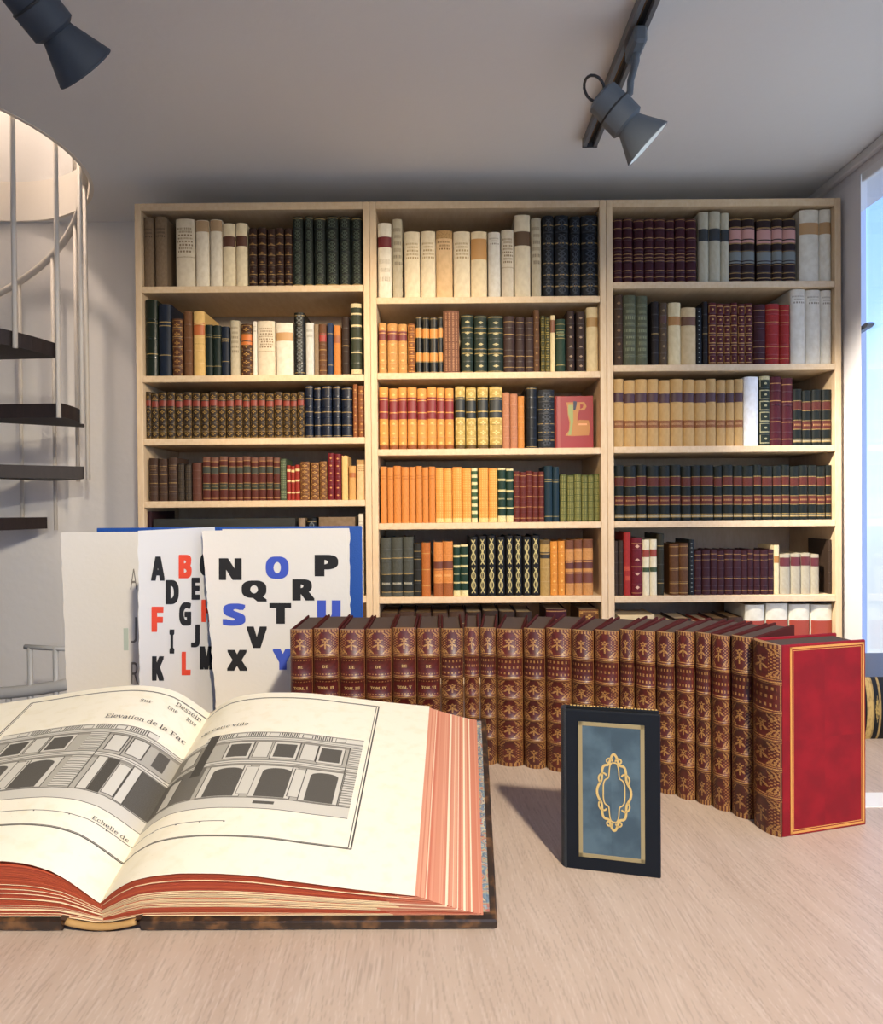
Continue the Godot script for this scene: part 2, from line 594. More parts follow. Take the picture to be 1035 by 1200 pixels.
func spotlight(label: String, hex: String, p: Vector3, dir: Vector3, hang: Vector3, energy: float, cone: float, warm := Color(1.0, 0.80, 0.55), glow := 6.0, loop := true):
	var t := thing("track_spotlight", label, "spotlight", hang, "track spotlights")
	var m := mat(hex, 0.6)
	var tr := aim(p - hang, dir)
	part(t, "housing", lathe([Vector2(0, -0.100), Vector2(0.028, -0.100), Vector2(0.040, -0.092), Vector2(0.041, -0.052), Vector2(0.041, -0.050), Vector2(0.043, -0.050), Vector2(0.043, -0.006), Vector2(0.034, 0.0), Vector2(0, 0.0)], 28), m, tr)
	part(t, "reflector", lathe([Vector2(0.031, -0.004), Vector2(0.034, 0.006), Vector2(0.060, 0.062), Vector2(0.0615, 0.064), Vector2(0.0615, 0.067), Vector2(0.058, 0.067), Vector2(0.033, 0.008), Vector2(0.031, -0.004)], 36), m, tr)
	part(t, "seam_ring", lathe([Vector2(0.0425, -0.053), Vector2(0.0440, -0.052), Vector2(0.0440, -0.049), Vector2(0.0425, -0.048)], 28), mat("23272d", 0.5), tr)
	var lens := StandardMaterial3D.new()
	lens.albedo_color = Color(0.9, 0.9, 0.85)
	lens.emission_enabled = true
	lens.emission = warm
	lens.emission_energy_multiplier = glow
	part(t, "bulb", lathe([Vector2(0, 0.050), Vector2(0.034, 0.048), Vector2(0.040, 0.040), Vector2(0, 0.036)], 28), lens, tr)
	# bracket arm and track adapter
	var elbow: Vector3 = tr * Vector3(0.0, -0.030, 0.0) + (Vector3(0, 1, 0) * 0.055)
	var yoke: Vector3 = tr * Vector3(0.0, -0.030, 0.0) + Vector3(0, 0.030, 0)
	part(t, "arm", tube([Vector3(0, -0.030, 0), Vector3(0.0, -0.060, 0.0), elbow + Vector3(0.026, 0.030, 0), elbow + Vector3(0.024, 0.0, 0), yoke], 0.0085, 10), m)
	part(t, "track_adapter", box(Vector3(0.030, 0.040, 0.085), 0.006), m, at(Vector3(0, -0.0225, 0)))
	part(t, "contact_pin", box(Vector3(0.010, 0.010, 0.040), 0.001), m, at(Vector3(0, 0.001, 0)))
	if loop:
		var pts := []
		for k in 15:
			var a := lerpf(-2.4, 2.4, k / 14.0)
			pts.append(tr * Vector3(0.0, -0.098 - 0.030 * (cos(a) + 0.74), 0.032 * sin(a)))
		part(t, "cable_loop", tube(pts, 0.0035, 7), mat("3c424a", 0.5))
	var l := SpotLight3D.new()
	l.name = "beam"
	l.light_color = warm
	l.light_energy = energy
	l.spot_angle = cone
	l.spot_angle_attenuation = 0.75
	l.spot_range = 12.0
	l.spot_attenuation = 2.0
	l.light_size = 0.045
	l.shadow_enabled = true
	t.add_child(l)
	var y := dir.normalized()
	l.transform = Transform3D(Basis.looking_at(y, Vector3.UP if absf(y.y) < 0.95 else Vector3.RIGHT), tr * Vector3(0, 0.078, 0))

func lighting_track(label: String, x: float, d_far: float, d_near: float, y: float):
	var t := thing("lighting_track", label, "lighting track", Vector3(x, y, -d_far), "lighting tracks")
	var dark := mat("3b3e43", 0.4)
	var len := d_far - d_near
	part(t, "side_rail", box(Vector3(0.012, 0.026, len), 0.001), mat("70747a", 0.4), at(Vector3(-0.016, 0.013, len / 2)))
	part(t, "side_rail", box(Vector3(0.012, 0.026, len), 0.001), mat("70747a", 0.4), at(Vector3(0.016, 0.013, len / 2)))
	part(t, "channel", box(Vector3(0.022, 0.012, len), 0.001), dark, at(Vector3(0, 0.020, len / 2)))
	part(t, "conductor", box(Vector3(0.004, 0.006, len), 0.0005), mat("8a6a48", 0.3, 0.8), at(Vector3(-0.004, 0.013, len / 2)))
	part(t, "end_cap", box(Vector3(0.046, 0.028, 0.006), 0.001), mat("4a4e54", 0.4), at(Vector3(0, 0.013, -0.003)))

func build_lamps():
	var ty := CEIL - 0.026
	var far := on_plane(692, 172, Vector3(0, ty, 0), Vector3.UP)
	var near := on_plane(762, 0, Vector3(0, ty, 0), Vector3.UP)
	var tx := (far.x + near.x) / 2.0
	lighting_track("dark grey ceiling track holding the spotlight with the cable loop", tx, -far.z, -1.6, ty)
	var lx := -0.70
	lighting_track("dark grey ceiling track on the stairs side", lx, 1.30, -1.6, ty)
	# seen in the photograph
	var a := P(737, 146, 1.60)
	spotlight("grey track spotlight with a cable loop, lit, aimed at the window wall", "68737f", a, Vector3(0.66, -0.64, -0.06), Vector3(tx, ty, -1.535), LAMP_SEEN, 38.0, Color(1, 0.95, 0.88), 8.0)
	var b := P(66, 38, 1.22)
	spotlight("dark grey track spotlight hanging on the stairs side, aimed down", "3d4551", b, Vector3(0.40, -0.52, -0.72), Vector3(lx, ty, -1.17), LAMP_LEFT, 36.0, Color(1, 0.85, 0.65), 4.0, false)
	# further along the same tracks, behind the viewer
	spotlight("grey track spotlight behind the viewer aimed at the table", "66707d", W(tx, 0.95, -0.75), W(-0.10, -0.26, 0.60) - W(tx, 0.95, -0.75), Vector3(tx, ty, 0.80), LAMP_TABLE, 43.0, Color(1.0, 0.95, 0.87))
	spotlight("grey track spotlight above the table aimed at the middle bookcase", "66707d", W(tx, 0.95, 0.85), W(-0.10, -0.12, CASE) - W(tx, 0.95, 0.85), Vector3(tx, ty, -0.80), LAMP_CASE * 0.85, 46.0, Color(1.0, 0.92, 0.80))
	spotlight("grey track spotlight above the table aimed at the stairs bookcase", "66707d", W(tx, 0.95, 0.42), W(-0.50, -0.12, CASE) - W(tx, 0.95, 0.42), Vector3(tx, ty, -0.37), LAMP_CASE * 1.3, 34.0, Color(1.0, 0.92, 0.80))
	# pendant upstairs whose light falls through the stair opening
	var t := thing("pendant_lamp", "round white pendant lamp hanging upstairs over the stair opening", "pendant lamp", Vector3(-1.62, 3.70, -1.80))
	var lens := StandardMaterial3D.new()
	lens.albedo_color = Color(0.95, 0.92, 0.88)
	lens.emission_enabled = true
	lens.emission = Color(1.0, 0.85, 0.70)
	lens.emission_energy_multiplier = 3.0
	var sp := SphereMesh.new()
	sp.radius = 0.09
	sp.height = 0.18
	part(t, "globe", sp, lens)
	part(t, "cord", tube([Vector3(0, 0.09, 0), Vector3(0, 0.80, 0)], 0.004), mat("d8d8d8"))
	var l := OmniLight3D.new()
	l.name = "glow"
	l.light_color = Color(1.0, 0.90, 0.82)
	l.light_energy = LAMP_UP
	l.omni_range = 12.0
	l.omni_attenuation = 2.0
	l.light_size = 0.09
	l.shadow_enabled = true
	t.add_child(l)

const LAMP_SEEN := 4.0
const LAMP_LEFT := 0.5
const LAMP_TABLE := 2.5
const LAMP_CASE := 0.95
const LAMP_UP := 1.7

# ==================================================================== bookcases and their books
const GILT := "c8a562"
# style: [leather, roughness, raised cords, [[op, ...] ...]]
# ops: b band v0 v1 colour | g gilt lines at v... | c ornaments n colour kind | t lettering v0 v1 colour lines | L leather label v0 v1 colour
var STYLES := {
	"old_tan": ["7d6a54", 0.7, 0, [["t", 0.15, 0.3, "55473a", 3]]],
	"vellum_lettered": ["d2c6ae", 0.6, 0, [["t", 0.12, 0.5, "8a7860", 8], ["b", 0.55, 0.56, "b9ab92"]]],
	"vellum_tan_top": ["e0d6c0", 0.6, 0, [["L", 0.01, 0.17, "a98c68"]]],
	"vellum_brown_label": ["e2d3b0", 0.6, 0, [["L", 0.20, 0.36, "54301f"]]],
	"vellum_red_label": ["e4dcc8", 0.6, 0, [["L", 0.18, 0.32, "6a1f22"], ["t", 0.45, 0.8, "c9bda4", 3]]],
	"vellum_grey": ["b9ae94", 0.65, 0, [["t", 0.1, 0.6, "857a66", 6]]],
	"vellum_plain": ["e6d6b4", 0.6, 0, [["t", 0.16, 0.42, "b59a70", 5]]],
	"vellum_ochre": ["e6d3ac", 0.6, 0, [["L", 0.11, 0.42, "c08e52"]]],
	"vellum_umber": ["dccfb2", 0.6, 0, [["L", 0.20, 0.37, "584028"]]],
	"vellum_stain": ["dcb98a", 0.6, 0, [["b", 0.0, 0.12, "b8925f"], ["t", 0.15, 0.3, "8c6a42", 3]]],
	"vellum_white": ["d9d4c6", 0.6, 0, [["t", 0.08, 0.2, "9c9484", 3]]],
	"vellum_tan_band": ["d8d2c2", 0.6, 0, [["L", 0.18, 0.34, "b08a5c"]]],
	"paper_white": ["eef0f2", 0.75, 0, []],
	"brown_gilt_bands": ["311d16", 0.45, 5, [["g", 0.12, 0.28, 0.45, 0.62, 0.78, 0.92], ["c", 6, "8f6c3c", 3]]],
	"black_green": ["19201c", 0.4, 5, [["c", 6, "4d574a", 2], ["g", 0.03, 0.97]]],
	"bottle_gloss": ["1c251b", 0.2, 3, [["g", 0.3, 0.7]]],
	"navy": ["151f2f", 0.4, 0, [["g", 0.25, 0.3, 0.7]]],
	"calf_gilt": ["4f2e1c", 0.45, 5, [["c", 6, "a67c40", 0], ["g", 0.15, 0.31, 0.48, 0.65, 0.82]]],
	"calf_plain": ["6a472c", 0.5, 4, [["g", 0.2, 0.4, 0.6, 0.8]]],
	"calf_label": ["d6b06c", 0.5, 4, [["L", 0.18, 0.36, "b25f2c"], ["g", 0.2, 0.5, 0.8]]],
	"green_dark": ["16231e", 0.4, 0, [["g", 0.2, 0.24, 0.8]]],
	"orange_label_gilt": ["422717", 0.45, 5, [["L", 0.20, 0.40, "c06a2a"], ["c", 6, "b58d4c", 0]]],
	"black_gilt": ["0f1111", 0.3, 4, [["g", 0.05, 0.2, 0.4, 0.6, 0.8, 0.95], ["c", 5, "6f777a", 2]]],
	"pale_grey": ["c3c5c0", 0.6, 0, [["t", 0.1, 0.3, "8d8f8a", 2]]],
	"taupe": ["8a7862", 0.6, 0, []],
	"red_label_calf": ["604029", 0.5, 4, [["L", 0.18, 0.34, "8c2a22"], ["g", 0.5, 0.7, 0.9]]],
	"blue_cloth": ["203252", 0.5, 0, [["g", 0.2, 0.8]]],
	"tan_orange": ["c07a3c", 0.5, 0, [["L", 0.2, 0.35, "8a4a22"]]],
	"umber": ["2e2019", 0.5, 4, [["g", 0.2, 0.5, 0.8]]],
	"green_cream_bands": ["2a3325", 0.4, 5, [["b", 0.0, 0.06, "cdbf96"], ["b", 0.14, 0.17, "cdbf96"], ["b", 0.30, 0.33, "cdbf96"], ["b", 0.48, 0.51, "cdbf96"], ["b", 0.66, 0.69, "cdbf96"], ["b", 0.92, 0.98, "cdbf96"]]],
	"calf_set_red_label": ["2a1f15", 0.45, 5, [["c", 6, "a3813f", 0], ["L", 0.18, 0.30, "7a2c1e"], ["g", 0.15, 0.33, 0.5, 0.67, 0.84, 0.97]]],
	"navy_rounded": ["11192a", 0.25, 4, [["g", 0.04, 0.25, 0.5, 0.75, 0.96]]],
	"chestnut": ["85502e", 0.45, 5, [["c", 6, "c99a58", 3], ["g", 0.16, 0.5, 0.84]]],
	"old_brown": ["443126", 0.55, 5, [["g", 0.18, 0.38, 0.58, 0.78], ["t", 0.2, 0.3, "8d6f4c", 2]]],
	"dark_diaper": ["2a231e", 0.5, 4, [["c", 5, "77654a", 4]]],
	"russet": ["5e392c", 0.5, 4, [["g", 0.2, 0.4, 0.6, 0.8]]],
	"red_green_bands": ["52251d", 0.5, 0, [["b", 0.0, 0.10, "6d4a3c"], ["b", 0.22, 0.37, "3d4038"], ["b", 0.60, 0.74, "33382f"], ["g", 0.10, 0.22, 0.38, 0.60, 0.74, 0.94], ["t", 0.63, 0.70, "9a7a48", 1]]],
	"green_mottle": ["424e39", 0.5, 0, [["c", 4, "98a078", 4]]],
	"scarlet_small": ["922d21", 0.45, 3, [["b", 0.12, 0.18, "e0c48c"], ["b", 0.42, 0.47, "e0c48c"], ["b", 0.74, 0.8, "e0c48c"]]],
	"gilt_brown": ["6b4428", 0.45, 5, [["c", 6, "c79c56", 0]]],
	"crimson_gilt": ["67161d", 0.4, 5, [["c", 6, "d0a05c", 3]]],
	"honey_vellum": ["dcb878", 0.6, 0, []],
	"honey_label": ["c99a5c", 0.55, 0, [["L", 0.2, 0.34, "a5602c"]]],
	"grey_board": ["363734", 0.7, 0, []],
	"oxblood_board": ["2a1117", 0.6, 0, []],
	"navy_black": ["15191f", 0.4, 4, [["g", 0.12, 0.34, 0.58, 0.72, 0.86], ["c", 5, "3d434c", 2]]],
	"gold_red_label": ["c08e52", 0.45, 4, [["L", 0.15, 0.34, "6b2426"], ["c", 6, "e0b878", 3]]],
	"gilt_orange": ["7c4921", 0.45, 4, [["c", 6, "d79a4c", 1]]],
	"black_orange_bands": ["101315", 0.25, 0, [["b", 0.20, 0.36, "d08a44"], ["b", 0.64, 0.78, "d08a44"], ["g", 0.03, 0.2, 0.37, 0.63, 0.79, 0.97]]],
	"pink_diaper": ["6f4936", 0.5, 0, [["c", 8, "b88a66", 4]]],
	"green_gilt": ["192922", 0.4, 4, [["g", 0.03, 0.22, 0.3, 0.58, 0.66, 0.97], ["c", 5, "c9b988", 3]]],
	"plum_brown": ["362522", 0.45, 4, [["g", 0.1, 0.2, 0.32, 0.7, 0.9]]],
	"walnut": ["5d4029", 0.5, 4, [["g", 0.2, 0.4, 0.6, 0.8], ["c", 5, "a07c4c", 3]]],
	"green_gold_thin": ["383c23", 0.45, 4, [["c", 7, "b39a4e", 1]]],
	"cream_brown_top": ["dccb9c", 0.6, 0, [["L", 0.08, 0.3, "7a4a2c"]]],
	"green_mid": ["253b2c", 0.45, 0, [["g", 0.1, 0.2, 0.28, 0.36, 0.86], ["t", 0.22, 0.34, "a9b184", 2]]],
	"brown_dotted": ["34251f", 0.45, 4, [["c", 6, "b0977a", 3]]],
	"cream_ochre": ["d6c296", 0.6, 0, [["L", 0.16, 0.30, "a8834c"]]],
	"caramel_red_label": ["d2924a", 0.4, 4, [["L", 0.16, 0.51, "7a1f22"], ["c", 6, "edc074", 3], ["b", 0.93, 1.0, "8a4c26"]]],
	"olive_black_label": ["b59a54", 0.35, 4, [["L", 0.17, 0.50, "1d2220"], ["c", 6, "dfc888", 0], ["b", 0.93, 1.0, "5f4a26"]]],
	"rose_calf": ["b27a5a", 0.45, 4, [["g", 0.2, 0.4, 0.6, 0.8]]],
	"orange_calf": ["c8843e", 0.45, 4, [["g", 0.2, 0.5, 0.8]]],
	"black_large": ["0d1014", 0.3, 5, [["g", 0.03, 0.97]]],
	"orange_smooth": ["cf8440", 0.4, 0, [["t", 0.15, 0.24, "a3602a", 2]]],
	"amber": ["dc9444", 0.4, 0, [["c", 5, "eeb468", 4], ["b", 0.92, 1.0, "e8c684"]]],
	"green_cream_stripes": ["415c3e", 0.45, 0, [["b", 0.02, 0.07, "d9d0a0"], ["b", 0.14, 0.19, "d9d0a0"], ["b", 0.27, 0.32, "d9d0a0"], ["b", 0.40, 0.45, "d9d0a0"], ["b", 0.53, 0.58, "d9d0a0"], ["b", 0.66, 0.71, "d9d0a0"], ["b", 0.79, 0.84, "d9d0a0"], ["b", 0.92, 1.0, "d9d0a0"]]],
	"green_cream_foot": ["1c352a", 0.4, 0, [["b", 0.0, 0.04, "dccf9c"], ["b", 0.2, 0.24, "c8bd88"], ["b", 0.40, 0.44, "c8bd88"], ["b", 0.72, 0.75, "c8bd88"], ["b", 0.88, 1.0, "d8cc98"], ["t", 0.54, 0.6, "d8cc98", 1]]],
	"brick_red": ["5d231d", 0.45, 4, [["g", 0.08, 0.3, 0.5, 0.7, 0.92]]],
	"teal_navy": ["162d39", 0.45, 0, [["g", 0.24, 0.28, 0.9]]],
	"olive_gilt": ["4a5328", 0.45, 0, [["c", 7, "c2b26c", 4]]],
	"grey_numbered": ["494b44", 0.5, 4, [["b", 0.62, 0.92, "2a2d2b"], ["t", 0.74, 0.82, "d8d3bc", 1], ["g", 0.35, 0.62, 0.92]]],
	"charcoal_small": ["252522", 0.5, 3, [["g", 0.15, 0.3, 0.7, 0.9]]],
	"copper": ["b0662f", 0.45, 0, [["g", 0.2, 0.5, 0.8]]],
	"tan_brown_label": ["cc8444", 0.45, 3, [["L", 0.36, 0.52, "643526"], ["b", 0.75, 1.0, "9a5a30"], ["t", 0.58, 0.66, "e0b070", 1]]],
	"black_candelabra": ["111113", 0.4, 0, [["c", 2, "d8c888", 2]]],
	"olive_tan": ["a88a52", 0.5, 3, [["L", 0.22, 0.33, "2a241c"], ["b", 0.0, 0.08, "5d4b2e"]]],
	"orange_gilt": ["d08a3a", 0.45, 4, [["c", 6, "eab868", 3]]],
	"tan_two_labels": ["c08a52", 0.45, 4, [["b", 0.0, 0.16, "6e4430"], ["L", 0.37, 0.52, "5b2f2a"], ["L", 0.58, 0.78, "6b3a2c"], ["t", 0.62, 0.7, "d8b080", 1]]],
	"maroon_gilt": ["3a101c", 0.4, 5, [["g", 0.03, 0.15, 0.3, 0.45, 0.55, 0.6, 0.65, 0.8, 0.9, 0.97]]],
	"grey_dark_label": ["b5b09c", 0.6, 0, [["L", 0.24, 0.41, "23282c"]]],
	"pink_grey_labels": ["2a1919", 0.45, 5, [["L", 0.15, 0.38, "b98880"], ["L", 0.52, 0.70, "6d7370"], ["g", 0.02, 0.14, 0.39, 0.51, 0.72, 0.85, 0.93, 0.98]]],
	"umber_left": ["443326", 0.55, 4, [["c", 5, "8a6c4c", 3]]],
	"grey_green_cords": ["525745", 0.55, 6, [["t", 0.1, 0.9, "7f8468", 9]]],
	"dark_umber": ["221c1b", 0.5, 4, [["g", 0.2, 0.5, 0.8]]],
	"olive_brown": ["4f4030", 0.5, 4, [["c", 5, "8e7a58", 3], ["L", 0.2, 0.32, "4a2a20"]]],
	"cream_tan_label": ["d9c9a0", 0.6, 0, [["L", 0.22, 0.36, "a8763c"]]],
	"sand_brown_label": ["cdb68c", 0.6, 0, [["L", 0.16, 0.31, "6a4428"]]],
	"black_dotted": ["141719", 0.4, 0, [["c", 12, "9aa09a", 3]]],
	"red_gilt_squares": ["511619", 0.4, 5, [["c", 6, "caa05a", 1]]],
	"maroon_plain": ["3c1319", 0.45, 4, [["g", 0.1, 0.3, 0.7, 0.9]]],
	"bright_red": ["99261f", 0.4, 5, [["g", 0.1, 0.3, 0.5, 0.7, 0.9]]],
	"sand_two_labels": ["bf9c66", 0.5, 0, [["L", 0.20, 0.34, "43242a"], ["b", 0.60, 0.72, "8f5c3c"], ["t", 0.63, 0.69, "c8a070", 1], ["g", 0.6, 0.72]]],
	"green_panel_gilt": ["202a23", 0.45, 5, [["c", 6, "b8b088", 1], ["b", 0.0, 0.05, "b8b088"]]],
	"wine": ["46111d", 0.45, 4, [["g", 0.1, 0.35, 0.65, 0.9]]],
	"green_red_bands": ["111816", 0.4, 0, [["b", 0.22, 0.36, "55251f"], ["b", 0.56, 0.70, "55251f"], ["g", 0.21, 0.37, 0.55, 0.71, 0.88, 0.93], ["t", 0.60, 0.66, "b08a58", 1], ["b", 0.9, 0.92, "9a9278"]]],
	"brown_narrow": ["382a20", 0.5, 4, [["g", 0.2, 0.4, 0.6, 0.8]]],
	"scarlet_tall": ["9b2926", 0.4, 0, [["t", 0.5, 0.8, "d86a4c", 2]]],
	"red_star": ["671723", 0.4, 4, [["c", 4, "e0c0a0", 3], ["g", 0.1, 0.5, 0.95]]],
	"cream_red_green": ["dfd6b6", 0.55, 0, [["L", 0.18, 0.31, "8e3a28"], ["L", 0.50, 0.58, "3b4a2c"]]],
	"dark_olive": ["2c2a1c", 0.5, 3, [["g", 0.2, 0.8]]],
	"brown_gilt_lines": ["5d3c22", 0.45, 3, [["g", 0.06, 0.22, 0.25, 0.48, 0.51, 0.74, 0.77, 0.95]]],
	"maroon_brown": ["35171f", 0.45, 4, [["g", 0.1, 0.22, 0.6, 0.63, 0.9]]],
	"grey_wine_label": ["a9a28e", 0.6, 0, [["L", 0.08, 0.30, "5c242a"]]],
	"folio_black": ["121413", 0.35, 0, [["b", 0.02, 0.055, "b4975a"], ["c", 8, "a88c4c", 3], ["g", 0.065, 0.11, 0.97]]],
	"vellum_red_foot": ["dcd8c6", 0.55, 0, [["L", 0.22, 0.62, "9a3c28"]]],
}
var spine_mats := {}

var cells := {}

func draw_spines():
	# every spine pattern has a cell of one shared sheet
	var w := 64
	var h := 256
	var sheet := Image.create(w * 16, h * 8, false, Image.FORMAT_RGB8)
	var at_cell := 0
	for style in STYLES:
		var img := draw_spine(style, w, h)
		sheet.blit_rect(img, Rect2i(0, 0, w, h), Vector2i((at_cell % 16) * w, (at_cell / 16) * h))
		cells[style] = at_cell
		at_cell += 1
	M.spine_sheet = img_tex(sheet)

func spine_mat(style: String) -> StandardMaterial3D:
	if spine_mats.has(style):
		return spine_mats[style]
	var m := StandardMaterial3D.new()
	m.albedo_texture = M.spine_sheet
	m.roughness = minf(0.9, STYLES[style][1] + 0.12)
	m.metallic_specular = 0.35
	m.uv1_scale = Vector3(0.97 / 16.0, 0.99 / 8.0, 1)
	m.uv1_offset = Vector3(((cells[style] % 16) + 0.015) / 16.0, ((cells[style] / 16) + 0.005) / 8.0, 0)
	spine_mats[style] = m
	return m

func draw_spine(style: String, w: int, h: int) -> Image:
	var s: Array = STYLES[style]
	var base: Color = col(s[0])
	var img := Image.create(w, h, false, Image.FORMAT_RGB8)
	var n := noise(style.hash() % 9999, 0.06, 4)
	var pale: bool = base.get_luminance() > 0.6
	var stain := Color(base.r * 0.80, base.g * 0.76, base.b * 0.70)
	for y in h:
		for x in w:
			# grain of the skin: two tones mixed at random over the whole back, the same from joint to joint
			var k := n.get_noise_2d(x * 0.8, y * 0.5) if pale else n.get_noise_2d(x * 1.6, y)
			img.set_pixel(x, y, base.lerp(stain, clampf(0.35 + k, 0, 1) * (0.25 if pale else 0.5)))
	for op in s[3]:
		if op[0] == "b":
			fill(img, 0, w, op[1] * h, op[2] * h, col(op[3]), n)
		elif op[0] == "g":
			for k in range(1, op.size()):
				fill(img, 0, w, op[k] * h - 1.2, op[k] * h + 1.2, base.lerp(col(GILT), 0.75), n)
		elif op[0] == "t":
			var lines: int = op[4]
			for l in lines:
				var y0: float = lerpf(op[1], op[2], (l + 0.25) / lines) * h
				var x: int = 10 + (l * 7) % 9
				while x < w - 12:
					var len: int = 2 + (x * 7 + l * 5) % 4
					fill(img, x, x + len, y0, y0 + maxf(2.0, (op[2] - op[1]) * h / lines * 0.45), col(op[3]), n)
					x += len + 2 + (x + l) % 2
		elif op[0] == "c":
			var cells: int = op[1]
			for c in cells:
				var y0 := (0.03 + 0.94 * c / cells) * h
				var y1 := (0.03 + 0.94 * (c + 1) / cells) * h
				for y in range(int(y0) + 1, int(y1) - 1):
					for x in range(3, w - 3):
						if orn((x - w / 2.0) / (w / 2.0), ((y - y0) / (y1 - y0)) * 2.0 - 1.0, op[3]):
							var g := n.get_noise_2d(x * 5.0, y * 5.0)
							img.set_pixel(x, y, col(op[2]).lerp(base, clampf(0.15 + g * 0.6, 0, 0.6)))
	return img

func fill(img: Image, x0: float, x1: float, y0: float, y1: float, c: Color, n: FastNoiseLite):
	for y in range(maxi(0, int(y0)), mini(img.get_height(), int(ceil(y1)))):
		for x in range(maxi(0, int(x0)), mini(img.get_width(), int(ceil(x1)))):
			img.set_pixel(x, y, c.lerp(Color(c.r * 0.78, c.g * 0.76, c.b * 0.74), clampf(n.get_noise_2d(x * 3.0, y * 3.0) * 1.6, 0, 1)))

func orn(x: float, y: float, kind: int) -> bool:
	var ax := absf(x)
	var ay := absf(y)
	var r := sqrt(x * x + y * y)
	if kind == 0:      # fleuron with corner sprays
		var th := atan2(y, x)
		return (r < 0.42 * (0.75 + 0.35 * cos(4.0 * th)) and r > 0.12) or (ax > 0.5 and ay > 0.45 and sin(ax * 17.0) * sin(ay * 15.0) > -0.1) or ay > 0.90 or (ax > 0.86)
	if kind == 1:      # gilt square
		return (ax > 0.72 and ax < 0.90 and ay < 0.85) or (ay > 0.68 and ay < 0.86 and ax < 0.9) or r < 0.2
	if kind == 2:      # candelabra stem
		return absf(ax - 0.34 * absf(sin(y * 4.7))) < 0.10 and ay < 0.9 or r < 0.16 or (ax < 0.06 and ay < 0.8)
	if kind == 3:      # small star
		return ax + ay * 1.3 < 0.34
	return sin((x + y) * 9.0) * sin((x - y) * 9.0) > 0.30   # diaper

func book(style: String, label: String, group: String, x0: float, x1: float, y0: float, y1: float, d: float):
	var s: Array = STYLES[style]
	var t := x1 - x0
	var h := y1 - y0
	var w: float = clampf(h * 0.66, 0.10, 0.235)
	var b := thing("book", label, "book", Vector3((x0 + x1) / 2.0, y0, -d), group)
	var bulge := minf(t * 0.24, 0.009)
	var tb := minf(0.0026, t * 0.16)
	var lm := mat(s[0], s[1])
	part(b, "spine", unit_spine, spine_mat(style), Transform3D(Basis.from_scale(Vector3(t, h, bulge)), Vector3.ZERO))
	for sx in [-1.0, 1.0]:
		part(b, "cover_board", unit_box, lm, Transform3D(Basis.from_scale(Vector3(tb, h, w)), Vector3(sx * (t - tb) / 2.0, h / 2.0, -w / 2.0)))
	var pm := mat("cbb894", 0.85) if style.hash() % 3 else mat("a8875c", 0.8)
	part(b, "page_block", unit_box, pm, Transform3D(Basis.from_scale(Vector3(t - 2.0 * tb, h - 0.007, w - 0.005)), Vector3(0, (h - 0.007) / 2.0 + 0.003, -(w - 0.005) / 2.0)))
	if s[2] > 0 and t > 0.010:
		for k in int(s[2]):
			var v: float = (k + 1.0) / (s[2] + 1.0)
			part(b, "raised_cord", unit_band, lm, Transform3D(Basis.from_scale(Vector3(t, h * 0.016, bulge + 0.0012)), Vector3(0, h * (1.0 - v) - h * 0.008, 0.0006)))
	for op in s[3]:
		if op[0] == "L":
			part(b, "spine_label", unit_label, mat(op[3], 0.5), Transform3D(Basis.from_scale(Vector3(t * 0.996, h * (op[2] - op[1]), bulge)), Vector3(0, h * (1.0 - op[2]), 0.0006)))

const SHELF := ["top shelf", "second shelf", "third shelf", "fourth shelf", "fifth shelf", "sixth shelf"]
const CASES := ["stairs bookcase", "middle bookcase", "window bookcase"]
const NTH := ["first", "second", "third", "fourth", "fifth", "sixth", "seventh", "eighth", "ninth", "tenth", "eleventh", "twelfth", "thirteenth", "fourteenth", "fifteenth", "sixteenth", "seventeenth", "eighteenth", "nineteenth", "twentieth", "twenty-first", "twenty-second", "twenty-third"]

var last_x := -99.0

func shelf_row(case_n: int, row: int, x_org: float, y_org: float, k: float, base_y: float, inner: Vector2, entries: Array):
	# entries: [style, top in the crop, words, [x0, x1, x0, x1 ...] in the crop]; crop pixel = origin + value / k
	var d := CASE + 0.022
	last_x = inner.x + 0.0008
	for e in entries:
		var top_px: float = y_org + e[1] / k
		var xs: Array = e[3]
		var n := xs.size() / 2
		for i in n:
			var my := 0.5 * (top_px + base_y)
			var lo := P(x_org + xs[2 * i] / k, my, d).x
			var hi := P(x_org + xs[2 * i + 1] / k, my, d).x
			var base := P(x_org + xs[2 * i] / k, base_y, CASE).y + 0.0002
			var top := P(x_org + xs[2 * i] / k, top_px, d).y
			top += 0.0025 * sin(i * 2.3 + row) * (1.0 if n > 1 else 0.0)
			lo = maxf(lo, last_x + 0.0003)
			hi = maxf(minf(hi, inner.y - 0.0008), lo + 0.004)
			last_x = hi
			var where: String = "%s, %s" % [SHELF[row], CASES[case_n]]
			var label: String = "%s, %s" % [e[2], where]
			var group := ""
			if n > 1:
				label = "%s, %s of its set from the stairs, %s" % [e[2], NTH[i], where]
				group = "%s set, %s" % [e[2], where]
			book(e[0], label, group, lo, hi, shelf_y(case_n, base_y) + 0.0005, top, d)

func shelf_y(case_n: int, py: float) -> float:
	return P([297.0, 573.0, 849.0][case_n], py, CASE).y

func steps(starts: Array, end: float) -> Array:
	var out := []
	for i in starts.size():
		out.append(starts[i])
		out.append((starts[i + 1] if i + 1 < starts.size() else end) - 2.5)
	return out

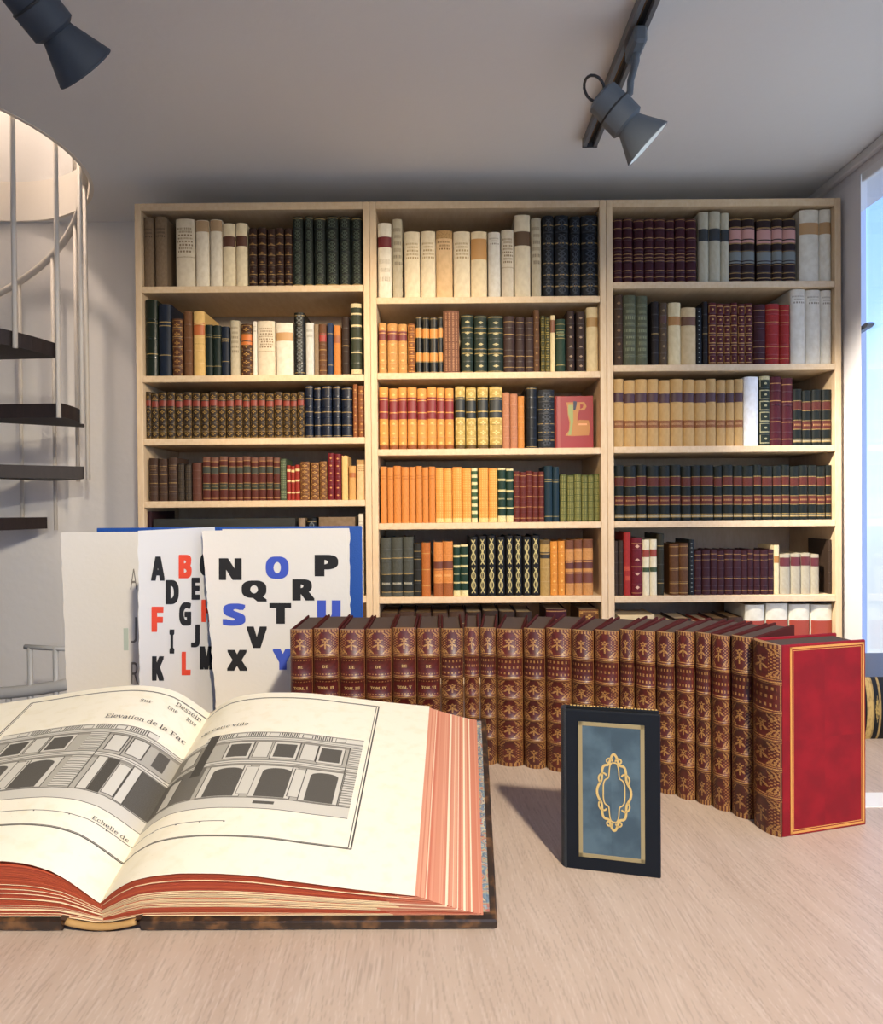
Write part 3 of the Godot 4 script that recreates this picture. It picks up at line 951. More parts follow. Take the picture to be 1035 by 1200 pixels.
func build_bookcases():
	draw_spines()
	var edges := [[160.0, 434.6], [434.9, 711.4], [711.7, 986.5]]
	var shelves := [[334.8, 439.6, 513.3, 586.7, 700.0, 800.0], [347.6, 436.0, 525.5, 612.3, 699.2, 795.0], [329.6, 426.8, 522.5, 610.0, 698.0, 795.0]]
	var words := ["birch bookcase beside the spiral staircase, filled with old books", "birch bookcase between the two others, filled with old books", "birch bookcase beside the window wall, filled with old books"]
	var pw := 0.0215
	var depth := 0.30
	var inner := []
	for c in 3:
		var x0 := P(edges[c][0], 470, CASE).x
		var x1 := P(edges[c][1], 470, CASE).x
		var top := P(573, 235, CASE).y
		var t := thing("bookcase", words[c], "bookcase", Vector3((x0 + x1) / 2.0, 0, -CASE), "bookcases along the back wall")
		var w := x1 - x0
		for s in [-1.0, 1.0]:
			part(t, "side_panel", box(Vector3(pw, top, depth)), M.birch, at(Vector3(s * (w - pw) / 2.0, top / 2.0, -depth / 2.0)))
		part(t, "top_panel", box(Vector3(w - 2 * pw - 0.0004, 0.025, depth)), M.birch, at(Vector3(0, top - 0.0125, -depth / 2.0)))
		part(t, "back_panel", box(Vector3(w - 2 * pw - 0.0004, top - 0.09, 0.006)), M.birch, at(Vector3(0, top / 2.0 + 0.02, -depth + 0.004)))
		part(t, "plinth", box(Vector3(w - 2 * pw - 0.0004, 0.06, 0.018)), M.birch, at(Vector3(0, 0.03, -0.03)))
		part(t, "shelf", box(Vector3(w - 2 * pw - 0.0004, 0.022, depth - 0.01)), M.birch, at(Vector3(0, 0.072, -(depth - 0.01) / 2.0)))
		for y in shelves[c]:
			var sy := shelf_y(c, y)
			part(t, "shelf", box(Vector3(w - 2 * pw - 0.0004, 0.022, depth - 0.012)), M.birch, at(Vector3(0, sy - 0.011, -(depth - 0.012) / 2.0)))
		inner.append(Vector2(x0 + pw, x1 - pw))
	# ------------------------------------------------------------ stairs bookcase
	shelf_row(0, 0, 150, 220, 3.569, 334.8, inner[0], [
		["old_tan", 128, "worn brown calf book", [55, 108, 115, 163]],
		["vellum_lettered", 135, "thick lettered vellum book", [202, 280]],
		["vellum_tan_top", 140, "vellum book, tan top label", [285, 340, 345, 395]],
		["vellum_brown_label", 154, "cream vellum with brown label", [398, 450, 453, 499]],
		["brown_gilt_bands", 172, "small dark brown gilt volume", [507, 540, 545, 580, 585, 617, 620, 652, 657, 687]],
		["black_green", 125, "tall blackish green volume", [690, 733, 740, 775, 780, 827, 830, 880, 885, 930, 935, 980]]])
	shelf_row(0, 1, 150, 220, 3.569, 439.6, inner[0], [
		["bottle_gloss", 472, "glossy dark green book standing against the upright", [75, 125]],
		["navy", 490, "tall plain navy book", [130, 182]],
		["calf_gilt", 550, "dark brown book with gilt compartments", [187, 230]],
		["calf_plain", 520, "mid brown calf book with raised cords", [235, 270]],
		["calf_label", 520, "yellow tan book with orange label", [275, 322]],
		["green_dark", 577, "short dark green book", [325, 355, 357, 390]],
		["navy", 582, "short navy book beside the dark green ones", [392, 425]],
		["vellum_grey", 557, "narrow greyish vellum book", [430, 467]],
		["orange_label_gilt", 572, "gilt brown book with orange label", [475, 520]],
		["vellum_white", 560, "thin cream booklet", [523, 540]],
		["vellum_lettered", 560, "broad lettered vellum book", [543, 615]],
		["vellum_tan_band", 568, "broad vellum book with tan label", [622, 692]],
		["black_gilt", 525, "tall glossy black book", [697, 740]],
		["pale_grey", 567, "pale grey book", [745, 778]],
		["taupe", 572, "thin taupe book", [780, 798]],
		["red_label_calf", 572, "brown book with red label", [800, 831]],
		["blue_cloth", 568, "thin blue book", [835, 858]],
		["tan_orange", 578, "thin orange tan book", [862, 890]],
		["umber", 540, "dark umber book", [895, 925]],
		["green_cream_bands", 487, "tall dark green book with cream bands", [933, 978]]])
	shelf_row(0, 2, 150, 420, 3.569, 513.3, inner[0], [
		["calf_set_red_label", 143, "gilt brown volume, red label", steps([67, 100, 130, 165, 200, 232, 270, 307, 342, 378, 412, 447, 482, 513, 545, 578, 613, 650, 682, 710], 740)],
		["navy_rounded", 118, "glossy navy volume", [742, 775, 780, 808, 812, 853, 858, 890, 895, 938]],
		["chestnut", 112, "chestnut gilt volume", [942, 961, 964, 990]]])
	shelf_row(0, 3, 150, 420, 3.569, 586.7, inner[0], [
		["old_brown", 418, "old brown corded volume", [90, 125, 130, 165, 170, 207]],
		["dark_diaper", 440, "dark patterned small volume", [210, 236, 240, 266]],
		["russet", 437, "russet brown book beside the patterned pair", [270, 308]],
		["red_green_bands", 413, "reddish volume with dark bands", [313, 345, 347, 380, 383, 418, 422, 452, 455, 481, 483, 513, 516, 545, 548, 577, 580, 607, 610, 636]],
		["green_mottle", 420, "mottled green book", [638, 662]],
		["scarlet_small", 448, "small scarlet cream-striped volume", [665, 681, 683, 698, 700, 719]],
		["gilt_brown", 433, "brown gilt volume", [722, 760, 765, 800, 803, 833]],
		["crimson_gilt", 397, "crimson gilt-dotted volume", [837, 862, 865, 892]],
		["honey_vellum", 408, "thin honey vellum book", [895, 920]],
		["honey_label", 450, "short honey book with orange label", [925, 953]],
		["vellum_stain", 425, "stained honey vellum book against the upright", [957, 995]]])
	shelf_row(0, 4, 150, 420, 3.569, 700.0, inner[0], [
		["oxblood_board", 640, "oxblood folder against the stairs upright", [68, 100]],
		["grey_board", 672, "broad dark grey portfolio", [108, 700]],
		["taupe", 668, "small taupe book behind the alphabet portfolio", [715, 742]],
		["black_gilt", 668, "small black book behind the alphabet portfolio", [752, 790]],
		["old_tan", 664, "thick dull brown book behind the alphabet portfolio", [800, 950]],
		["vellum_white", 650, "thin white booklet against the upright", [966, 985]]])
	# ------------------------------------------------------------ middle bookcase
	shelf_row(1, 0, 430, 220, 3.569, 347.6, inner[1], [
		["vellum_red_label", 152, "white vellum book with dark red label", [47, 103]],
		["vellum_grey", 135, "narrow tall grey vellum book", [108, 148]],
		["vellum_plain", 188, "cream lettered vellum volume", [158, 222, 227, 287]],
		["vellum_stain", 183, "vellum book with tan stained head", [290, 358]],
		["vellum_plain", 187, "plain cream vellum book in mid-row", [363, 432]],
		["vellum_ochre", 187, "cream vellum book with ochre label", [436, 502]],
		["vellum_white", 190, "narrow whitish vellum book", [508, 558]],
		["vellum_lettered", 180, "cream vellum book with lettered head", [563, 614]],
		["vellum_umber", 118, "tall vellum book with umber label", [618, 683]],
		["vellum_grey", 130, "narrow spotted grey vellum book", [688, 728]],
		["navy_black", 122, "tall navy black volume", [735, 781, 785, 843, 848, 892, 897, 966]]])
	shelf_row(1, 1, 430, 220, 3.569, 436.0, inner[1], [
		["gold_red_label", 570, "golden tan, dark red label", [50, 83, 87, 128, 132, 168]],
		["gilt_orange", 570, "orange gilt-squared book", [172, 202]],
		["black_orange_bands", 543, "glossy black, orange bands", [205, 231, 233, 261, 263, 296, 298, 318]],
		["pink_diaper", 517, "rosy brown book with diaper pattern", [320, 386]],
		["green_gilt", 537, "dark green gilt volume", [395, 445, 450, 502, 507, 570]],
		["plum_brown", 543, "plum brown volume", [572, 619, 622, 659, 662, 697]],
		["walnut", 512, "thin walnut brown book", [698, 722]],
		["green_gold_thin", 540, "thin green gold volume", [728, 744, 747, 765]],
		["cream_brown_top", 535, "thin cream book with brown label", [768, 787]],
		["green_mid", 552, "mid green book with gilt lines", [790, 829]],
		["brown_dotted", 520, "dark brown dotted volume", [836, 868, 876, 911]],
		["cream_ochre", 503, "cream vellum book with ochre label against upright", [918, 966]]])
	shelf_row(1, 2, 430, 440, 3.569, 525.5, inner[1], [
		["caramel_red_label", 53, "caramel calf, red label", [52, 90, 95, 129, 133, 167, 170, 209, 212, 250, 253, 291, 293, 326, 328, 363]],
		["olive_black_label", 50, "olive gilt, black label", [370, 411, 415, 457, 463, 507, 513, 566]],
		["rose_calf", 75, "rosy calf volume", [568, 598, 600, 630]],
		["orange_calf", 87, "orange calf book", [632, 658]],
		["black_large", 50, "large black book with raised cords", [665, 712]],
		["navy_black", 62, "dark block added for the shaded gap between large black and red books", [716, 784]]])  # last entry: dark block put in where only a shaded gap stands
	shelf_row(1, 3, 430, 440, 3.569, 612.3, inner[1], [
		["orange_smooth", 382, "smooth orange volume", [57, 84, 87, 111, 113, 143, 145, 176, 178, 204, 206, 231, 233, 258, 260, 286]],
		["amber", 387, "amber mottled volume", [288, 321, 323, 356, 358, 398, 400, 436]],
		["green_cream_stripes", 385, "green book with cream stripes", [438, 463]],
		["amber", 387, "amber calf volume", [468, 508, 510, 546]],
		["green_cream_foot", 388, "green volume, cream foot", [548, 581, 583, 613]],
		["brick_red", 402, "brick red volume", [615, 639, 641, 666, 668, 691, 693, 716, 718, 741]],
		["teal_navy", 380, "tall teal navy volume", [743, 776, 778, 804]],
		["olive_gilt", 415, "short olive gilt volume", [808, 836, 838, 866, 868, 896, 898, 923, 925, 949, 951, 973]]])
	shelf_row(1, 4, 430, 440, 3.569, 699.2, inner[1], [
		["grey_numbered", 677, "grey volume with pale number", [60, 103, 105, 150, 152, 195]],
		["charcoal_small", 703, "charcoal banded book", [197, 228]],
		["copper", 700, "copper brown book", [230, 266]],
		["tan_brown_label", 695, "tan volume, brown label", [280, 319, 320, 360]],
		["green_cream_foot", 707, "dark green, cream foot", [362, 391, 392, 424]],
		["black_candelabra", 672, "black volume, gilt candelabra", [427, 464, 466, 501, 503, 539, 541, 578, 580, 613, 615, 649, 651, 686, 688, 723]],
		["olive_tan", 688, "olive tan book with dark label", [725, 766]],
		["orange_gilt", 692, "orange gilt volume", [768, 798, 800, 828]],
		["tan_two_labels", 687, "tan volume, two labels", [830, 866, 868, 901, 903, 946]]])
	shelf_row(1, 5, 430, 440, 3.569, 795.0, inner[1], [
		["old_brown", 990, "old brown corded volume", [60, 130, 135, 200, 205, 270, 275, 340, 345, 410]],
		["umber", 985, "tall dark umber volume", [415, 480, 485, 550, 555, 620, 625, 690]],
		["maroon_gilt", 978, "maroon gilt book", [750, 836]],
		["gilt_brown", 978, "tan gilt book against the upright", [888, 970]]])
	# ------------------------------------------------------------ window bookcase
	shelf_row(2, 0, 705, 220, 3.136, 329.6, inner[2], [
		["maroon_gilt", 118, "maroon gilt-lined volume", [45, 76, 78, 114, 117, 155, 157, 191, 193, 233, 235, 267, 270, 307, 309, 348]],
		["grey_dark_label", 93, "grey vellum, dark label", [356, 393, 395, 436, 437, 468]],
		["pink_grey_labels", 117, "dark, pink and grey labels", [470, 513, 514, 562, 570, 623, 625, 664, 665, 713]],
		["vellum_tan_band", 85, "large vellum, tan label", [727, 798, 800, 855]]])
	shelf_row(2, 1, 705, 220, 3.136, 426.8, inner[2], [
		["umber_left", 395, "umber brown book against the upright", [46, 78]],
		["grey_green_cords", 400, "greyish green corded volume", [80, 126, 128, 168]],
		["dark_umber", 420, "dark umber narrow book", [183, 210]],
		["olive_brown", 425, "olive brown book with red label", [213, 241]],
		["cream_tan_label", 425, "cream vellum book with tan label", [245, 290]],
		["sand_brown_label", 443, "sand vellum book with brown label", [292, 346]],
		["black_dotted", 443, "thin black book with dotted back", [347, 368]],
		["dark_umber", 420, "thin tall black brown book", [372, 390]],
		["red_gilt_squares", 427, "red gilt-squared volume", [393, 421, 422, 448, 449, 473, 474, 499, 501, 526, 527, 555]],
		["maroon_plain", 432, "plain maroon book", [557, 602]],
		["bright_red", 432, "bright red volume", [603, 653, 654, 691]],
		["vellum_white", 378, "large whitish vellum volume", [694, 748, 750, 803, 804, 858]]])
	shelf_row(2, 2, 705, 430, 3.136, 522.5, inner[2], [
		["sand_two_labels", 48, "sand volume, dark label", [45, 81, 83, 123, 124, 167, 168, 209, 211, 251, 253, 298, 300, 341, 342, 383, 385, 420, 422, 456, 457, 487, 489, 520]],
		["paper_white", 38, "plain white paper-covered book", [523, 575]],
		["green_panel_gilt", 35, "green panelled gilt book", [580, 618]],
		["wine", 40, "wine red volume", [620, 661, 663, 702]],
		["green_red_bands", 85, "short green-black, red bands", [704, 736, 738, 771, 773, 808, 810, 858]]])
	shelf_row(2, 3, 705, 430, 3.136, 610.0, inner[2], [
		["green_red_bands", 363, "green-black volume, red bands", [48, 82, 85, 127, 130, 165, 168, 211, 213, 251, 253, 291, 293, 329, 330, 363, 364, 411, 413, 443, 445, 483, 485, 518, 519, 558, 560, 588, 590, 628, 630, 661, 663, 691, 693, 726, 727, 758, 760, 791, 792, 822, 824, 857]]])
	shelf_row(2, 4, 705, 600, 3.136, 698.0, inner[2], [
		["brown_narrow", 105, "narrow brown volume", [46, 61, 63, 80]],
		["scarlet_tall", 75, "tall scarlet book", [82, 108]],
		["red_star", 95, "red book with pale stars", [110, 149]],
		["cream_red_green", 100, "cream, red and green labels", [151, 176, 178, 203]],
		["dark_olive", 80, "dark olive narrow book", [205, 229]],
		["brown_gilt_lines", 115, "brown gilt-lined volume", [250, 284, 285, 319]],
		["black_dotted", 102, "thin dark dotted book", [320, 340]],
		["maroon_brown", 140, "maroon brown volume", [342, 367, 370, 399, 401, 425, 427, 451, 453, 483, 485, 513, 515, 536, 538, 558, 560, 583, 585, 612, 613, 632]],
		["cream_tan_label", 122, "thin cream book with tan label", [634, 653]],
		["grey_wine_label", 153, "grey volume, wine label", [655, 693, 695, 731, 733, 767, 769, 799]],
		["brown_narrow", 102, "brown corded book against the upright", [834, 860]]])
	shelf_row(2, 5, 705, 600, 3.136, 795.0, inner[2], [
		["cream_ochre", 378, "cream vellum book behind the red row", [60, 195]],
		["umber", 392, "dark umber volume", [200, 262, 266, 330]],
		["scarlet_small", 398, "small scarlet striped volume", [335, 360, 363, 405]],
		["old_brown", 388, "old brown corded volume", [412, 462, 466, 520]],
		["vellum_red_foot", 338, "tall vellum, red label", [528, 598, 605, 684, 690, 764, 770, 856]]])
	red_cover_book(inner[1])

func red_cover_book(inner: Vector2):
	# shown face out at the end of the third shelf
	var d := CASE + 0.05
	var a := P(652, 494, d)
	var b := P(695.5, 494, d)
	var y0 := shelf_y(1, 525.5) + 0.0005
	var h := P(674, 464, d).y - y0
	var w := b.x - a.x
	var t := thing("book", "red pictorial book shown cover out beside the large black book", "book", Vector3((a.x + b.x) / 2.0, y0, -d))
	var red := leather("8f1c22", 0.45)
	part(t, "cover_board", box(Vector3(w, h, 0.003), 0.001), red, at(Vector3(0, h / 2, -0.0015)))
	part(t, "cover_board", box(Vector3(w, h, 0.003), 0.001), red, at(Vector3(0, h / 2, -0.0245)))
	part(t, "page_block", box(Vector3(w - 0.006, h - 0.006, 0.020), 0.0005), mat("cdbb98", 0.85), at(Vector3(0.002, h / 2, -0.013)))
	part(t, "spine", unit_spine, mat("a8453c", 0.45), Transform3D(Basis(Vector3(0, 0, 0.026), Vector3(0, h, 0), Vector3(-0.006, 0, 0)), Vector3(-w / 2, 0, -0.013)))
	part(t, "joint", box(Vector3(0.010, h, 0.0012), 0.0004), mat("a5463f", 0.45), at(Vector3(-w / 2 + 0.009, h / 2, 0.0004)))
	# the gilt and coloured onlays of the cover design, in the crop's fractions
	var on := func(name_: String, hex: String, pts: Array, lift: float):
		var poly := PackedVector2Array()
		for k in range(0, pts.size(), 2):
			poly.append(Vector2((pts[k] - 195.0) / 690.0 * w - w / 2, (1090.0 - pts[k + 1]) / 950.0 * h))
		part(t, name_, prism(poly, 0.0006 + lift), mat(hex, 0.5))
	on.call("gilt_onlay", "b0783c", [380, 255, 720, 250, 760, 330, 720, 395, 620, 400, 590, 520, 590, 600, 620, 570, 800, 580, 820, 700, 800, 850, 470, 860, 360, 850, 430, 760, 440, 620, 410, 480, 400, 330], 0.0)
	on.call("green_onlay", "8f9a5c", [420, 300, 510, 300, 510, 600, 490, 700, 470, 840, 410, 840, 450, 720, 460, 600, 420, 460], 0.0004)
	on.call("blue_onlay", "252c46", [515, 230, 580, 240, 575, 300, 550, 395, 515, 395], 0.0008)
	on.call("pale_onlay", "e0a070", [610, 635, 765, 635, 765, 665, 610, 665], 0.0004)
	on.call("red_onlay", "8f1c22", [640, 290, 700, 300, 690, 350, 640, 380], 0.0004)

# ==================================================================== table
func build_table():
	var x0 := -1.15
	var x1 := 1.05
	var d0 := 0.10
	var d1 := 0.93
	var t := thing("table", "long table with a white-pickled oak top carrying the displayed books", "table", Vector3((x0 + x1) / 2, 0, -(d0 + d1) / 2))
	var st := begin()
	var hx := (x1 - x0) / 2
	var hz := (d1 - d0) / 2
	var b := 0.003
	st.set_smooth_group(-1)
	var uv := func(p: Vector3) -> Vector2: return Vector2((p.x + t.position.x + 0.5) / 1.3, 1.0 - (-(p.z + t.position.z) - 0.30) / 0.65)
	var rings := [[hx - b, hz - b, TABLE], [hx, hz, TABLE - b], [hx, hz, TABLE - 0.032]]
	var corner := func(r: Array, k: int) -> Vector3: return Vector3(r[0] * [-1, 1, 1, -1][k], r[2], r[1] * [1, 1, -1, -1][k])
	var put := func(a: Vector3, bb: Vector3, c: Vector3):
		for p in [a, bb, c]:
			st.set_uv(uv.call(p))
			st.add_vertex(p)
	put.call(corner.call(rings[0], 0), corner.call(rings[0], 2), corner.call(rings[0], 1))
	put.call(corner.call(rings[0], 0), corner.call(rings[0], 3), corner.call(rings[0], 2))
	for r in 2:
		for k in 4:
			var a: Vector3 = corner.call(rings[r], k); var bb: Vector3 = corner.call(rings[r], (k + 1) % 4)
			var c: Vector3 = corner.call(rings[r + 1], (k + 1) % 4); var dd: Vector3 = corner.call(rings[r + 1], k)
			put.call(a, bb, c)
			put.call(a, c, dd)
	put.call(corner.call(rings[2], 0), corner.call(rings[2], 1), corner.call(rings[2], 2))
	put.call(corner.call(rings[2], 0), corner.call(rings[2], 2), corner.call(rings[2], 3))
	part(t, "tabletop", done(st), M.oak)
	for sx in [-1, 1]:
		for sz in [-1, 1]:
			part(t, "leg", box(Vector3(0.06, TABLE - 0.032, 0.06), 0.003), M.oak, at(Vector3(sx * (hx - 0.08), (TABLE - 0.032) / 2, sz * (hz - 0.08))))
	for sz in [-1, 1]:
		part(t, "apron", box(Vector3(hx * 2 - 0.22, 0.07, 0.02), 0.002), M.oak, at(Vector3(0, TABLE - 0.067, sz * (hz - 0.08))))

# ==================================================================== the open folio
const RIGHT_TOP := [0.0, 0.018, 0.010, 0.0270, 0.022, 0.0345, 0.037, 0.0385, 0.056, 0.0405, 0.080, 0.0402, 0.102, 0.0385, 0.126, 0.0345, 0.172, 0.0275, 0.211, 0.0225, 0.26, 0.018]
const LEFT_TOP := [0.0, 0.018, 0.011, 0.028, 0.0206, 0.0366, 0.030, 0.0430, 0.0437, 0.0480, 0.057, 0.0500, 0.070, 0.0505, 0.10, 0.0480, 0.15, 0.0400, 0.211, 0.0300, 0.26, 0.022]
var fs_: Vector3
var bs_: Vector3
var fx_: Vector3
var bx_: Vector3
var fn_: Vector3
var fk_: float

func along(list: Array, u: float) -> float:
	for k in range(0, list.size() - 3, 2):
		if u <= list[k + 2]:
			var w: float = (u - list[k]) / (list[k + 2] - list[k])
			# smooth through the points
			var p0: float = list[maxi(k - 1, 1)]
			var p1: float = list[k + 1]
			var p2: float = list[k + 3]
			var p3: float = list[mini(k + 5, list.size() - 1)]
			var lin := lerpf(p1, p2, w)
			var cub := 0.5 * (2.0 * p1 + (p2 - p0) * w + (2.0 * p0 - 5.0 * p1 + 4.0 * p2 - p3) * w * w + (3.0 * p1 - p0 - 3.0 * p2 + p3) * w * w * w)
			return lerpf(lin, cub, 0.5)
	return list[list.size() - 1]

func fol(u: float, s: float, v: float) -> Vector3:
	return (fs_ + fx_ * u).lerp(bs_ + bx_ * (u * fk_), s) + fn_ * v

func build_folio():
	var th := deg_to_rad(11.5)
	fs_ = T(120, 1091)
	var fr := T(583, 1090)
	fx_ = (fr - fs_).normalized()
	var fwd := Vector3.UP.cross(fx_)
	var up := fwd * cos(th) + Vector3.UP * sin(th)
	fn_ = fx_.cross(up)
	fs_ += Vector3(0, 0.0015, 0)
	fr += Vector3(0, 0.0015, 0)
	var br := on_plane(570, 850, fr, fn_)
	bs_ = on_plane(247, 836, fs_ + fn_ * 0.018, fn_) - fn_ * 0.018
	bx_ = (br - bs_).normalized()
	var wid := (fr - fs_).length()
	fk_ = (br - bs_).length() / wid
	var org := fs_.lerp(bs_, 0.5)
	org.y = TABLE
	var t := thing("open_folio", "large old folio lying open at an architectural engraving, edges stained red", "book", org)
	var inv := at(-org)
	# boards, marbled pastedowns and back
	for sg in [1.0, -1.0]:
		var lo := 0.026
		var st := begin()
		st.set_smooth_group(-1)
		slab_into(st, sg * lo, sg * wid, -0.004, 1.006, 0.0, 0.0068)
		part(t, "cover_board", done(st), mottled_calf(), inv)
		st = begin()
		slab_into(st, sg * (lo + 0.002), sg * (wid - 0.005), 0.022, 0.985, 0.0069, 0.0076)
		part(t, "pastedown", done(st), marbled(), inv).set_meta("label", "marbled paper lining")
	var sp := begin()
	sp.set_smooth_group(0)
	for i in 10:
		for face in [0.0, 0.004]:
			var u0 := lerpf(-0.027, 0.027, i / 10.0)
			var u1 := lerpf(-0.027, 0.027, (i + 1) / 10.0)
			var v0: float = 0.005 - 0.0065 * cos(u0 / 0.027 * 1.5) + face
			var v1: float = 0.005 - 0.0065 * cos(u1 / 0.027 * 1.5) + face
			quad(sp, fol(u0, -0.004, v0), fol(u1, -0.004, v1), fol(u1, 1.004, v1), fol(u0, 1.004, v0), fol(0, 0.5, 0.002))
	part(t, "spine", done(sp), leather("4a3526", 0.5), inv)
	# headband at the tail
	var hb := []
	for i in 15:
		var u := lerpf(-0.023, 0.023, i / 14.0)
		hb.append(fol(u, -0.002, 0.0070 - 0.0050 * cos(u / 0.023 * 1.4)))
	part(t, "headband", tube(hb, 0.0022, 8), mat("b08a52", 0.8), inv)
	# gatherings of leaves, each a thin curved slab
	var paper := StandardMaterial3D.new()
	paper.vertex_color_use_as_albedo = true
	paper.roughness = 0.85
	var r := RandomNumberGenerator.new()
	r.seed = 5
	for sg in [1.0, -1.0]:
		var prof: Array = RIGHT_TOP if sg > 0 else LEFT_TOP
		# red-stained gatherings with thin unstained plates between them
		var stack := []
		var total := 0.0
		for i in 66:
			var cream: bool = i == 0 or (i < 44 and i % 3 == 1 and r.randf() < 0.75) or r.randf() < 0.06
			var share := (0.28 if cream else 1.0) * r.randf_range(0.7, 1.3)
			stack.append([share, cream])
			total += share
		var f0 := 0.0
		for e in stack:
			var f1: float = minf(1.0, f0 + e[0] / total)
			var lift := 0.0 if sg > 0 else -0.0035
			var ends := lerpf(0.253, 0.2070, (f0 + f1) / 2.0) + r.randf_range(-0.0006, 0.0006)
			var front := r.randf_range(-0.0004, 0.0004) / 0.26
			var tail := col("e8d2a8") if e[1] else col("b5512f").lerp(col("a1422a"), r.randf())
			var fore := col("ecd8b8") if r.randf() < 0.32 else col("d9a080").lerp(col("c4745a"), r.randf())  # paler pink than the tail paints in the lit fore-edge; cream is paper
			if e[1]:
				front -= 0.0009 / 0.26
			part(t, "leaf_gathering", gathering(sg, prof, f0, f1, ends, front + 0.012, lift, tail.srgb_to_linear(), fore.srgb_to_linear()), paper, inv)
			f0 = f1
	# the open pages
	for sg in [1.0, -1.0]:
		var prof: Array = RIGHT_TOP if sg > 0 else LEFT_TOP
		var st := begin()
		st.set_smooth_group(0)
		var nu := 30
		var ns := 10
		for i in nu:
			for j in ns:
				var g := []
				for c in [[i, j], [i + 1, j], [i + 1, j + 1], [i, j + 1]]:
					var a := pow(float(c[0]) / nu, 1.35)
					var s := float(c[1]) / ns
					var u := a * 0.2080
					g.append([fol(sg * u, lerpf(0.006, 0.994, s), along(prof, u) + 0.0006), Vector2(a, 1.0 - s)])
				var order := [0, 2, 1, 0, 3, 2] if sg > 0 else [0, 1, 2, 0, 2, 3]
				for k in order:
					st.set_uv(g[k][1])
					st.add_vertex(g[k][0])
		var page := part(t, "page", done(st), tex_mat(engraving(sg), 0.85, 0.3), inv)
		page.set_meta("label", "page with one half of a building elevation, engraved")
		var ink := mat("3c3630", 0.9)
		var serif := SystemFont.new()
		serif.font_names = PackedStringArray(["Droid Serif"])
		serif.font_italic = true
		var lines := [["Elevation de la Fac", 0.34, 0.02, 0.732, 0.758], ["Sur", 0.25, 0.20, 0.860, 0.882], ["Une", 0.135, 0.095, 0.860, 0.882], ["Rue", 0.058, 0.020, 0.860, 0.882], ["Dessein", 0.115, 0.012, 0.902, 0.932], ["Echelle de", 0.13, 0.015, 0.216, 0.230]] if sg < 0 else [["de cette ville", 0.05, 0.25, 0.74, 0.76]]
		for l in lines:
			var place := func(p: Vector2) -> Vector3:
				var a: float = lerpf(l[1], l[2], p.x)
				return fol(sg * a * 0.2080, lerpf(l[3], l[4], p.y), along(prof, a * 0.2080) + 0.0016)
			part(page, "lettering", text_mesh(l[0], serif, place, fn_), ink, Transform3D.IDENTITY)
	# cushion that carries the sloping book
	var ws := begin()
	ws.set_smooth_group(-1)
	var q := []
	for c in [[-0.24, 0.10], [0.24, 0.10], [0.235, 0.93], [-0.235, 0.93]]:
		q.append(fol(c[0], c[1], -0.0022))
	var low := []
	for p in q:
		low.append(Vector3(p.x, TABLE + 0.0003, p.z))
	var mid: Vector3 = (q[0] + low[2]) / 2.0
	quad(ws, q[0], q[1], q[2], q[3], mid)
	quad(ws, low[0], low[1], low[2], low[3], mid)
	for k in 4:
		quad(ws, q[k], q[(k + 1) % 4], low[(k + 1) % 4], low[k], mid)
	var cu := thing("book_wedge", "dark grey wedge cushion under the open folio", "book support", org)
	part(cu, "wedge", done(ws), mat("3b3a38", 0.95), inv)

func slab_into(st: SurfaceTool, u0: float, u1: float, s0: float, s1: float, v0: float, v1: float):
	var c := fol((u0 + u1) / 2, (s0 + s1) / 2, (v0 + v1) / 2)
	st.set_smooth_group(-1)
	var b := 0.0012
	var sg := signf(u1 - u0)
	var lo := [fol(u0, s0, v0), fol(u1 - sg * b, s0 + b * 3, v0), fol(u1 - sg * b, s1 - b * 3, v0), fol(u0, s1, v0)]
	var m := [fol(u0, s0, lerpf(v0, v1, 0.25)), fol(u1, s0, lerpf(v0, v1, 0.25)), fol(u1, s1, lerpf(v0, v1, 0.25)), fol(u0, s1, lerpf(v0, v1, 0.25))]
	var m2 := [fol(u0, s0, lerpf(v0, v1, 0.8)), fol(u1, s0, lerpf(v0, v1, 0.8)), fol(u1, s1, lerpf(v0, v1, 0.8)), fol(u0, s1, lerpf(v0, v1, 0.8))]
	var hi := [fol(u0, s0, v1), fol(u1 - sg * b, s0 + b * 3, v1), fol(u1 - sg * b, s1 - b * 3, v1), fol(u0, s1, v1)]
	var put := func(a: Array, bb: Array):
		for k in 4:
			quad(st, a[k], a[(k + 1) % 4], bb[(k + 1) % 4], bb[k], c)
	quad(st, lo[0], lo[1], lo[2], lo[3], c)
	quad(st, hi[0], hi[1], hi[2], hi[3], c)
	put.call(lo, m); put.call(m, m2); put.call(m2, hi)

